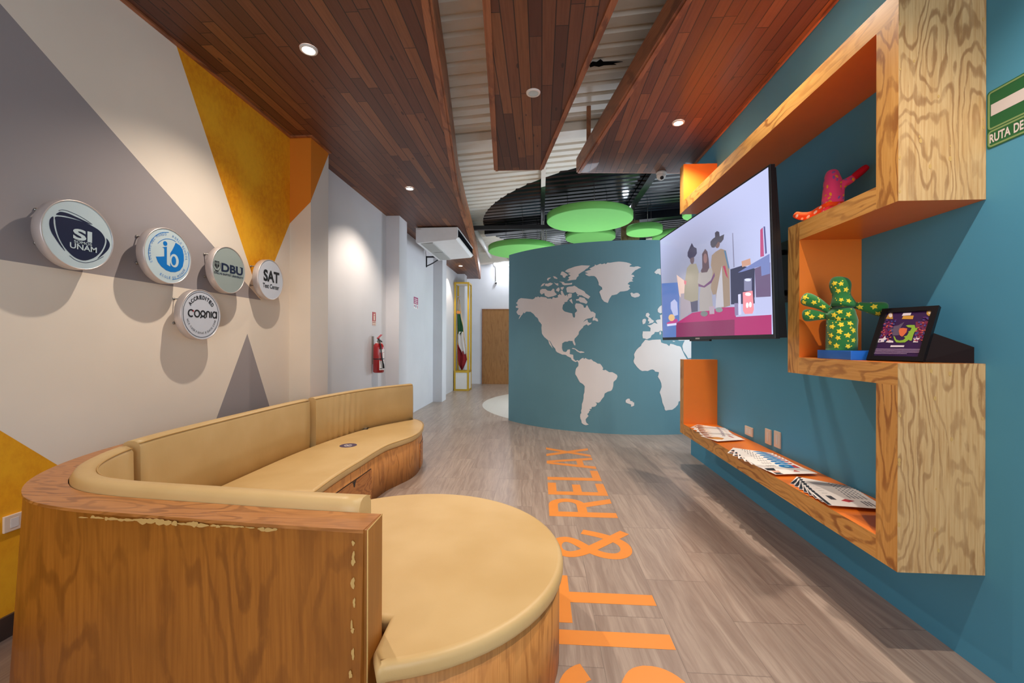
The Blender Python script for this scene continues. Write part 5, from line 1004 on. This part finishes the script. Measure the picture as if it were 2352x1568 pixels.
b = MB(); text(b, 'RUTA', fr, 0.050, 0.0375, 0.078, 0.036, 0.0022, bold=0.03); text(b, 'DE', fr, 0.117, 0.0375, 0.034, 0.036, 0.0022, bold=0.03); text(b, 'EVACUACION', fr, 0.252, 0.0375, 0.205, 0.036, 0.0022, bold=0.03)
b.build('lettering', M['sign_white'], es_)

# ------------------------------------------------------------------ round lit signs on the left wall
XFc = -2.304
def sgn(yc, zc, label, face):
    yc = yc*1.0222*1.0; zc = 1.35+(zc-1.35)*1.0222; r = 0.171
    t = thing('round_sign', label, 'sign', (X1, yc, zc))
    ax = (1, 0, 0)
    MB().lathe([(r-0.002, 0), (r, 0.002), (r, 0.049), (r-0.002, 0.0515), (r-0.006, 0.0515), (r-0.006, 0.044)], (XFc-0.0515, yc, zc), ax, 72).build('drum', M['alu'], t)
    MB().poly(circ(0, 0, r-0.006, n=72), ((XFc-0.003, yc, zc), (0, 1, 0), (0, 0, 1), (1, 0, 0)), -0.002, 0).build('face_panel', M[face], t)
    for (dy, dz) in ((-0.10, 0.10), (0.10, 0.10), (-0.10, -0.06), (0.10, -0.06)):
        MB().tube([(X1, yc+dy, zc+dz), (X1+0.006, yc+dy, zc+dz), (X1+0.0061, yc+dy, zc+dz), (XFc-0.05, yc+dy, zc+dz)], [0.009, 0.009, 0.004, 0.004], 8).build('wall_pin', M['steel'], t)
    return t, ((XFc-0.0026, yc, zc), (0, 1, 0), (0, 0, 1), (1, 0, 0)), r
# 1: SI SOMOS UNAM
t, fr, r = sgn(1.9536, 1.8646, 'leftmost round sign, pale face with a navy rounded triangle emblem', 'face_pale')
b = MB()
for k_ in ('main', 'sl', 'st', 'sr'): b.poly(smooth_path(SG[k_], 3, True), fr, 0, 0.0006)
b.build('emblem', M['navy'], t)
b = MB()
text(b, 'SI', fr, 0.013, 0.003, 0.090, 0.056, 0.0012, bold=0.035); text(b, 'SOMOS', fr, 0.015, -0.0345, 0.085, 0.0135, 0.0012, bold=0.012); text(b, 'UNAM', fr, 0.018, -0.0575, 0.128, 0.028, 0.0012, bold=0.018)
b.build('lettering', M['face_pale'], t)
b = MB(); pen(b, smooth_path(SG['lt'], 3), 0.002, fr, 0, 0.0006); pen(b, smooth_path(SG['lb'], 3), 0.002, fr, 0, 0.0006); b.build('outline', M['navy'], t)
# 2: ib world school
t, fr, r = sgn(2.4575, 1.864, 'round sign with a bright blue round emblem ringed by tiny blue letters', 'face_pale')
b = MB(); b.poly(SG['ib'], fr, 0, 0.0005); b.poly(SG['dot'], fr, 0, 0.0005)
pen(b, smooth_path(SG['c1'], 3), 0.003, fr, 0, 0.0005); pen(b, smooth_path(SG['o1'], 3), 0.003, fr, 0, 0.0005); pen(b, smooth_path(SG['o2'], 3), 0.003, fr, 0, 0.0005)
b.build('emblem', M['ibblue'], t)
b = MB(); b.poly(SG['istem'], fr, 0.0008, 0.0012); b.poly(SG['bo'], fr, 0.0008, 0.0014); b.build('lettering', M['face_pale'], t)
MB().poly(SG['bi'], fr, 0.0012, 0.0022).build('letter_hollow', M['ibblue'], t)
b = MB(); ring_text(b, 'COLEGIO DEL MUNDO', fr, 0.133, 152, 112, 0.015, mi=0); ring_text(b, 'WORLD SCHOOL', fr, 0.133, 40, 82, 0.015); ring_text(b, 'ECOLE DU MONDE', fr, 0.133, -72, 92, 0.015, inward=True)
b.build('ring_lettering', M['ibblue'], t)
# 3: DBU
t, fr, r = sgn(2.9643, 1.8628, 'grey faced round sign with large dark capitals and a small crest', 'face_grey')
b = MB(); text(b, 'DBU', fr, 0.032, 0.011, 0.222, 0.062, bold=0.03); text(b, 'DALLAS BAPTIST UNIVERSITY', fr, 0.0, -0.037, 0.296, 0.015, bold=0.02)
for (x, y, w) in ((-0.068, 0.040, 0.035), (-0.068, -0.018, 0.035), (0.12, 0.040, 0.035), (0.075, 0.040, 0.035)): pen(b, [(x-w/2+.01, y), (x+w/2-.01, y)], 0.004, fr, 0, 0.0013)
b.build('lettering', M['navy'], t)
b = MB(); b.poly([(-0.143, 0.046), (-0.099, 0.046), (-0.099, 0.012), (-0.121, -0.010), (-0.143, 0.012)], fr, 0, 0.0008); pen(b, arc(-0.121, 0.018, 0.034, 0.040, 150, 390, 20), 0.0022, fr, 0, 0.0008); pen(b, [(-0.136, -0.024), (-0.106, -0.024)], 0.008, fr, 0, 0.0008)
b.build('crest', M['ink'], t)
b = MB(); pen(b, [(-0.121, 0.042), (-0.121, -0.004)], 0.003, fr, 0.0008, 0.0012); pen(b, [(-0.140, 0.026), (-0.102, 0.026)], 0.003, fr, 0.0008, 0.0012); pen(b, [(-0.140, 0.035), (-0.127, 0.035)], 0.004, fr, 0.0008, 0.0012); pen(b, [(-0.115, 0.035), (-0.102, 0.035)], 0.004, fr, 0.0008, 0.0012)
b.build('crest_lines', M['face_grey'], t)
# 4: SAT Test Center
t, fr, r = sgn(3.4456, 1.863, 'rightmost round sign, white face with bold black capitals, near the orange column', 'face_white')
b = MB(); text(b, 'SAT', fr, 0.008, 0.029, 0.215, 0.098, bold=0.035); text(b, 'Test Center', fr, 0.003, -0.056, 0.222, 0.038, bold=0.015)
b.build('lettering', M['ink'], t)
# 5: Cognia
t, fr, r = sgn(2.7134, 1.524, 'lowest round sign, hanging below the row, with a thin black ring outline', 'face_white')
b = MB(); pen(b, circ(0, 0, 0.153, n=72), 0.0026, fr, 0, 0.0008, closed=True); ring_text(b, 'ACCREDITED', fr, 0.119, 92, 118, 0.026, bold=0.03, wf=0.8)
ring_text(b, 'NCA CASI | NWAC | SACS CASI', fr, 0.124, -90, 150, 0.014, inward=True, wf=0.8)
w = 0.0092; y0 = 0.006
pen(b, arc(-0.090, y0, 0.021, 0.022, 50, 310, 18), w, fr, 0, 0.001); pen(b, arc(-0.040, y0, 0.021, 0.022, 0, 345, 20), w, fr, 0, 0.001, closed=True)
pen(b, arc(0.010, y0+0.003, 0.018, 0.018, 0, 345, 20), w, fr, 0, 0.001, closed=True); pen(b, arc(0.010, y0-0.034, 0.022, 0.018, 20, 160, 10), w, fr, 0, 0.001)
pen(b, [(0.040, y0-0.022), (0.040, y0+0.006)]+arc(0.055, y0+0.006, 0.015, 0.014, 180, 0, 8)+[(0.070, y0-0.022)], w, fr, 0, 0.001)
pen(b, [(0.084, y0-0.022), (0.084, y0+0.022)], w, fr, 0, 0.001); pen(b, arc(0.114, y0, 0.018, 0.021, 0, 345, 20), w, fr, 0, 0.001, closed=True); pen(b, [(0.133, y0+0.024), (0.133, y0-0.024)], w, fr, 0, 0.001)
for i in range(len(b.v)): pass
b.build('lettering', M['ink'], t)
MB().poly(circ(-0.072, 0.022, 0.006, n=16), fr, 0, 0.0012).build('red_dot', M['red'], t)
# ------------------------------------------------------------------ floor lettering
LT = 0.0006
def floor_letter(name_char, polys_fn, label):
    b = MB(); f = ((0.597, 0, 0.0004), (0, 1, 0), (-1, 0, 0), (0, 0, 1)); polys_fn(b, f)
    o = b.build('floor_letter', M['letter_orange']); tag(o, label, 'letter', 'orange letters of SIT & RELAX on the floor')
    return o
H_ = 0.527
def bar(b, f, x0, y0, x1, y1, w): pen(b, [(x0, y0), (x1, y1)], w, f, 0, LT)
def q4(b, f, pts): b.poly(pts, f, 0, LT)
def lS(b, f):
    f = ((f[0][0], 0.105, f[0][2]), f[1], f[2], f[3])
    P = arc(1.56, 0.385, 0.115, 0.095, 15, 180, 16)+[(1.445, 0.36)]+smooth_path([(1.452, 0.33), (1.50, 0.285), (1.58, 0.245), (1.655, 0.20), (1.675, 0.16)], 4)[1:]+arc(1.56, 0.142, 0.115, 0.095, -5, -165, 16)
    pen(b, P, 0.092, f, 0, LT)
def lI(b, f): q4(b, f, [(1.93, 0), (2.028, 0), (2.028, H_), (1.93, H_)])
def lT(b, f): q4(b, f, [(2.245, 0), (2.338, 0), (2.338, 0.44), (2.245, 0.44)]); q4(b, f, [(2.08, 0.44), (2.50, 0.44), (2.50, H_), (2.08, H_)])
def lamp_(b, f):
    P = smooth_path([(3.085, 0.30), (3.045, 0.20), (2.99, 0.11), (2.93, 0.055), (2.865, 0.036), (2.80, 0.048), (2.755, 0.09), (2.745, 0.145), (2.765, 0.21), (2.815, 0.272), (2.886, 0.327), (2.938, 0.374), (2.958, 0.425), (2.93, 0.472), (2.86, 0.492), (2.79, 0.475), (2.755, 0.425), (2.76, 0.37), (2.80, 0.305), (2.85, 0.25), (2.925, 0.172), (3.005, 0.09), (3.095, 0.0)], 3)
    pen(b, P, 0.074, f, 0, LT)
def lR(b, f):
    q4(b, f, [(3.345, 0), (3.44, 0), (3.44, H_), (3.345, H_)])
    pen(b, [(3.44, 0.49), (3.56, 0.49)]+arc(3.585, 0.375, 0.105, 0.115, 80, -80, 14)+[(3.56, 0.26), (3.44, 0.26)], 0.075, f, 0, LT)
    q4(b, f, [(3.53, 0.26), (3.62, 0.27), (3.745, 0), (3.645, 0)])
def lE(b, f):
    q4(b, f, [(3.82, 0), (3.905, 0), (3.905, H_), (3.82, H_)])
    for y0 in (0, 0.222, H_-0.078): q4(b, f, [(3.905, y0), (4.14 if y0 != 0.222 else 4.10, y0), (4.14 if y0 != 0.222 else 4.10, y0+0.078), (3.905, y0+0.078)])
def lL(b, f): q4(b, f, [(4.225, 0), (4.315, 0), (4.315, H_), (4.225, H_)]); q4(b, f, [(4.315, 0), (4.555, 0), (4.555, 0.08), (4.315, 0.08)])
def lA(b, f):
    q4(b, f, [(4.62, 0), (4.715, 0), (4.862, H_), (4.79, H_)]); q4(b, f, [(5.07, 0), (4.975, 0), (4.828, H_), (4.90, H_)]); q4(b, f, [(4.73, 0.12), (4.96, 0.12), (4.94, 0.19), (4.75, 0.19)])
def lX(b, f): q4(b, f, [(5.10, 0), (5.20, 0), (5.515, H_), (5.415, H_)]); q4(b, f, [(5.515, 0), (5.415, 0), (5.10, H_), (5.20, H_)])
for fn_, nm in ((lS, 'letter S, nearest and cut by the bottom edge of the photo'), (lI, 'letter I beside the round seat'), (lT, 'letter T with its bar tucked behind the round seat'), (lamp_, 'ampersand between the two words'), (lR, 'letter R, first of the far word'), (lE, 'letter E, second of the far word'), (lL, 'letter L between E and A'), (lA, 'letter A next to the last letter'), (lX, 'letter X, farthest from the camera')):
    floor_letter('', fn_, 'orange floor '+nm)

# ------------------------------------------------------------------ air conditioner
ac = thing('air_conditioner', 'white ceiling air conditioner with a dark outlet slot by the left wall', 'air conditioner', (-1.78, 7.95, 3.03))
xl, xr, ya, yb = -2.14, -1.415, 7.2, 8.78
sec = [(xl, 3.05), (xl, 3.295), (xr, 3.30), (xr, 3.115), (xr-0.03, 3.088), (xl+0.06, 3.035), (xl+0.02, 3.035)]
b = MB(); k = len(sec); b.add([(x, ya, z) for x, z in sec]+[(x, yb, z) for x, z in sec], [list(range(k)), list(range(2*k-1, k-1, -1))]+[[i, (i+1) % k, k+(i+1) % k, k+i] for i in range(k)])
b.build('casing', M['ac'], ac, bevel=0.008)
def under(x): return 3.035+(x-xl-0.06)/(xr-0.03-xl-0.06)*(3.088-3.035)
for (a, c) in ((ya+0.05, 7.96), (8.0, yb-0.05)):
    b = MB(); x0, x1 = xl+0.07, xl+0.285
    for i in range(14):
        u = x0+(x1-x0)*i/14; b.box(u, u+(x1-x0)/14*0.7, a, c, under(u)-0.004, under(u)+0.004)
    b.box(x0, x1, a, c, under(x0)-0.001, under(x1)+0.002); b.build('intake_grille', M['acg'], ac)
MB().box(xr-0.03, xr+0.006, ya+0.03, yb-0.04, 3.13, 3.262).build('outlet_slot', M['matte_black'], ac)
b = MB().box(xr, xr+0.02, ya+0.03, yb-0.04, 3.262, 3.274).box(xr, xr+0.02, ya+0.02, yb-0.03, 3.122, 3.130); b.build('outlet_flap', M['ac'], ac)
MB().box(xl+0.02, xl+0.09, ya-0.0015, ya+0.001, 3.265, 3.283).build('maker_badge', M['alu'], ac)
b = MB().box(X1, xl+0.1, 8.88, 8.91, 3.12, 3.15).box(X1, X1+0.02, 8.88, 8.91, 2.92, 3.15).tube([(X1+0.01, 8.895, 2.94), (X1+0.14, 8.895, 3.0), (xl+0.05, 8.895, 3.12)], 0.012, 6); b.box(xl+0.02, xl+0.1, 8.75, 8.91, 3.1, 3.13)
b.build('wall_bracket', M['dark'], ac)

# ------------------------------------------------------------------ fire extinguisher and notices
ex = thing('fire_extinguisher', 'red fire extinguisher with black hose hanging on the white wall', 'fire extinguisher', (-2.325, 6.02, 0.90))
ec = (-2.325, 6.02, 0.905)
MB().lathe([(0.0, 0), (0.066, 0.0), (0.076, 0.012), (0.076, 0.36), (0.066, 0.40), (0.038, 0.428), (0.022, 0.432)], ec, n=36).build('cylinder', M['red'], ex)
MB().lathe([(0.022, 0.43), (0.022, 0.455), (0.016, 0.46), (0.016, 0.49)], ec, n=16).build('valve', M['steel'], ex)
b = MB(); z = ec[2]
b.add([(-2.34, 5.985, z+0.485), (-2.31, 5.985, z+0.485), (-2.31, 6.12, z+0.54), (-2.34, 6.12, z+0.54), (-2.34, 5.985, z+0.497), (-2.31, 5.985, z+0.497), (-2.31, 6.12, z+0.548), (-2.34, 6.12, z+0.548)], [(0, 1, 2, 3), (4, 7, 6, 5), (0, 4, 5, 1), (1, 5, 6, 2), (2, 6, 7, 3), (3, 7, 4, 0)])
b.build('lever', M['red'], ex)
MB().tube([(-2.325, 6.0, z+0.478), (-2.325, 6.07, z+0.465), (-2.325, 6.13, z+0.44)], [0.010, 0.009, 0.013], 8).build('handle', M['black'], ex)
MB().tube([(-2.32, 6.0, z+0.475), (-2.29, 5.96, z+0.46), (-2.262, 5.935, z+0.38), (-2.252, 5.94, z+0.25), (-2.245, 5.955, z+0.18), (-2.24, 5.975, z+0.12), (-2.238, 5.985, z+0.065)], [0.009]*4+[0.010, 0.012, 0.014], 8).build('hose', M['black'], ex)
def wrap(z0, z1, a0, a1, r, name, mat):
    b = MB(); n = 16; vs = []
    for i in range(n+1):
        a = math.radians(a0+(a1-a0)*i/n); vs += [(ec[0]+r*math.cos(a), ec[1]+r*math.sin(a), z0), (ec[0]+r*math.cos(a), ec[1]+r*math.sin(a), z1)]
    b.add(vs, [[2*i, 2*i+2, 2*i+3, 2*i+1] for i in range(n)], smooth=True); return b.build(name, mat, ex, recalc=False)
wrap(z+0.04, z+0.335, -62, 40, 0.0768, 'instruction_label', M['paper']); wrap(z+0.17, z+0.29, -60, -25, 0.0773, 'red_label_block', cmat((214, 96, 96)))
wrap(z+0.285, z+0.29, -20, 38, 0.0773, 'label_line', M['red']); wrap(z+0.165, z+0.17, -20, 38, 0.0773, 'label_line', M['red']); wrap(z+0.055, z+0.065, -58, -30, 0.0773, 'label_line', M['ink']); wrap(z+0.19, z+0.203, -180, 60, 0.078, 'retaining_strap', M['black'])
MB().lathe([(0.045, 0), (0.045, 0.035)], (ec[0], ec[1], z+0.395), n=20).build('neck_label', M['paper'], ex)
MB().box(X1, -2.395, 6.0, 6.03, z+0.12, z+0.52).build('wall_bracket', M['steel'], ex)
t = thing('fire_notice', 'small red notice with a white extinguisher picture above the fire extinguisher', 'notice', (X1, 6.08, 1.68)); fr = ((X1+0.0005, 6.016, 1.582), (0, 1, 0), (0, 0, 1), (1, 0, 0))
MB().poly([(0, 0), (0.13, 0), (0.13, 0.195), (0, 0.195)], fr, 0, 0.002).build('notice_board', M['red'], t)
MB().poly([(0.002, 0.002), (0.128, 0.002), (0.128, 0.062), (0.002, 0.062)], fr, 0.002, 0.0024).poly(rrect(0.045, 0.090, 0.075, 0.145, 0.01), fr, 0.002, 0.0026).poly([(0.05, 0.15), (0.085, 0.15), (0.10, 0.175), (0.045, 0.168)], fr, 0.002, 0.0026).build('pictogram', cmat((226, 206, 186)), t)
MB().poly([(0.01, 0.036), (0.12, 0.036), (0.12, 0.054), (0.01, 0.054)], fr, 0.0024, 0.0028).poly([(0.01, 0.012), (0.12, 0.012), (0.12, 0.02), (0.01, 0.02)], fr, 0.0024, 0.0028).build('text_bars', cmat((176, 120, 112)), t)
t = thing('paper_notice', 'magenta and white paper notice on the white wall below the air conditioner', 'notice', (X1, 8.165, 2.1)); fr = ((X1+0.0005, 8.02, 1.99), (0, 1, 0), (0, 0, 1), (1, 0, 0))
MB().poly([(0, 0), (0.29, 0), (0.29, 0.22), (0, 0.22)], fr, 0, 0.002).build('sheet', M['paper'], t)
b = MB(); b.poly([(0, 0.085), (0.29, 0.085), (0.29, 0.22), (0, 0.22)], fr, 0.002, 0.0024).poly([(0.02, 0.03), (0.07, 0.03), (0.07, 0.065), (0.02, 0.065)], fr, 0.002, 0.0024).poly([(0.24, 0.01), (0.275, 0.01), (0.275, 0.07), (0.24, 0.07)], fr, 0.002, 0.0024); b.build('magenta_print', cmat((168, 60, 110)), t)
b = MB()
for i in range(3): b.poly([(0.05, 0.105+i*0.035), (0.24, 0.105+i*0.035), (0.24, 0.118+i*0.035), (0.05, 0.118+i*0.035)], fr, 0.0024, 0.0028)
b.build('white_lines', M['paper'], t)
MB().poly(rrect(0.12, 0.17, 0.02, 0.072, 0.01), fr, 0.002, 0.0026).build('blue_pictogram', cmat((70, 80, 130)), t)

# ------------------------------------------------------------------ flag cabinet and flag
fc = thing('flag_cabinet', 'tall narrow glass cabinet with gold frame against the left wall', 'display cabinet', (-2.185, 11.96, 0))
x0, x1, y0, y1, H3 = -2.395, -1.98, 11.72, 12.2, 3.0; p = 0.045
b = MB()
for (x, y) in ((x0, y0), (x1-p, y0), (x0, y1-p), (x1-p, y1-p)): b.box(x, x+p, y, y+p, 0, H3)
for zz in (0.0, 0.50, H3-p):
    b.box(x0+p, x1-p, y0, y0+p, zz, zz+p).box(x0+p, x1-p, y1-p, y1, zz, zz+p).box(x0, x0+p, y0+p, y1-p, zz, zz+p).box(x1-p, x1, y0+p, y1-p, zz, zz+p)
b.build('cabinet_frame', M['gold'], fc)
MB().box(x0+p, x1-p, y0+0.012, y0+0.03, p, 0.50).box(x1-0.03, x1-0.012, y0+p, y1-p, p, 0.50).box(x0+p, x1-p, y0+p, y1-p, 0.50, 0.515).build('base_panel', M['white'], fc)
g = MB().box(x0+p, x1-p, y0+0.018, y0+0.023, 0.545, H3-p); g.build('glass_pane', M['glass'], fc); g = MB().box(x1-0.023, x1-0.018, y0+p, y1-p, 0.545, H3-p); g.build('glass_pane', M['glass'], fc)
for zz in (0.62, 2.62): MB().tube([(x1, y0+0.24, zz), (x1+0.03, y0+0.24, zz), (x1+0.03, y0+0.24, zz+0.07)], 0.008, 6).build('latch', M['gold'], fc)
MB().box(x0+p, x1-p, y0+p, y1-p, H3-p-0.01, H3-p).build('cabinet_top', M['white'], fc)
fl = thing('flag', 'folded Mexican flag on a slanting pole inside the gold framed cabinet', 'flag', (-2.2, 11.95, 0.52))
def fx(zx): return (-238+zx/3.92)/985*11.95
def fz(zy): return 1.35+(224-zy/3.92)/985*11.95
MB().tube([(fx(183), 12.0, fz(455)), (fx(282), 11.93, 0.522)], 0.010, 8).build('flag_pole', M['pale_wood'], fl)
def cloth(name, rows, mat):
    """rows = (height, left, right) in the cabinet's front view; folded across the depth"""
    b = MB(); n = 14; vs = []
    for (zy, xl_, xr_) in rows:
        for i in range(n+1):
            f = i/n; vs.append((fx(xl_)+(fx(xr_)-fx(xl_))*f, 11.955+0.030*math.sin(f*11+zy*0.01), fz(zy)))
    fs = [[r_*(n+1)+i, r_*(n+1)+i+1, (r_+1)*(n+1)+i+1, (r_+1)*(n+1)+i] for r_ in range(len(rows)-1) for i in range(n)]
    b.add(vs, fs, smooth=True); o = b.build(name, mat, fl, recalc=False)
    m = o.modifiers.new('t', 'SOLIDIFY'); m.thickness = 0.004
cloth('green_band', [(625, 172, 200), (680, 172, 212), (740, 174, 226), (785, 176, 228), (808, 176, 200)], cmat((24, 84, 52), rough=0.8))
cloth('white_band', [(785, 178, 226), (830, 178, 228), (880, 178, 238), (920, 186, 244), (960, 210, 248), (990, 226, 248)], cmat((222, 220, 224), rough=0.8))
cloth('red_band', [(905, 177, 182), (940, 178, 205), (985, 179, 252), (1040, 182, 262), (1085, 188, 246), (1132, 214, 224)], cmat((140, 24, 34), rough=0.8))
b = MB(); b.tube([(fx(170), 11.93, fz(462)), (fx(180), 11.93, fz(470)), (fx(205), 11.93, fz(462)), (fx(190), 11.93, fz(480)), (fx(182), 11.93, fz(520)), (fx(180), 11.93, fz(590))], 0.012, 6)
b.build('ribbon', cmat((206, 190, 196), rough=0.8), fl)
b = MB(); b.box(fx(168), fx(202), 11.92, 11.95, fz(622), fz(598)); b.build('orange_tie', cmat((214, 140, 70)), fl)

# ------------------------------------------------------------------ cameras
t = thing('security_camera', 'white dome security camera under the end of the reddish ceiling panel', 'security camera', (1.48, 5.40, 3.42))
c = (1.48, 5.42, ZR-0.001)
MB().lathe([(0.060, 0), (0.062, -0.018), (0.058, -0.03), (0.050, -0.05)], c, n=28).build('base_ring', M['white'], t)
b = MB(); b.lathe([(0.056, 0.02)]+[(0.056*math.cos(a), -0.056*math.sin(a)) for a in [i*PI/16 for i in range(9)]], (c[0], c[1], c[2]-0.045), n=28); b.build('ball', M['white'], t)
d = Vector((-0.05, -0.75, -0.62)).normalized(); MB().lathe([(0.022, 0.048), (0.022, 0.058), (0.012, 0.060), (0.0, 0.060)], Vector((c[0], c[1], c[2]-0.05)), d, 16).build('lens', M['black'], t)
t = thing('security_camera', 'tiny white camera at the foot of a grey conduit on the end wall', 'security camera', (-1.42, YB, 3.22))
MB().box(-1.47, -1.42, YB-0.10, YB-0.001, 3.20, 3.27).build('housing', M['white'], t, bevel=0.004)
MB().lathe([(0.028, 0), (0.028, 0.02)], (-1.435, YB-0.12, 3.225), (0, 1, 0), 14).build('lens', M['black'], t)
MB().tube([(-1.455, YB-0.02, 3.27), (-1.455, YB-0.02, 3.72), (-1.46, YB-0.1, 3.78)], 0.014, 8).build('conduit', M['acg'], t)
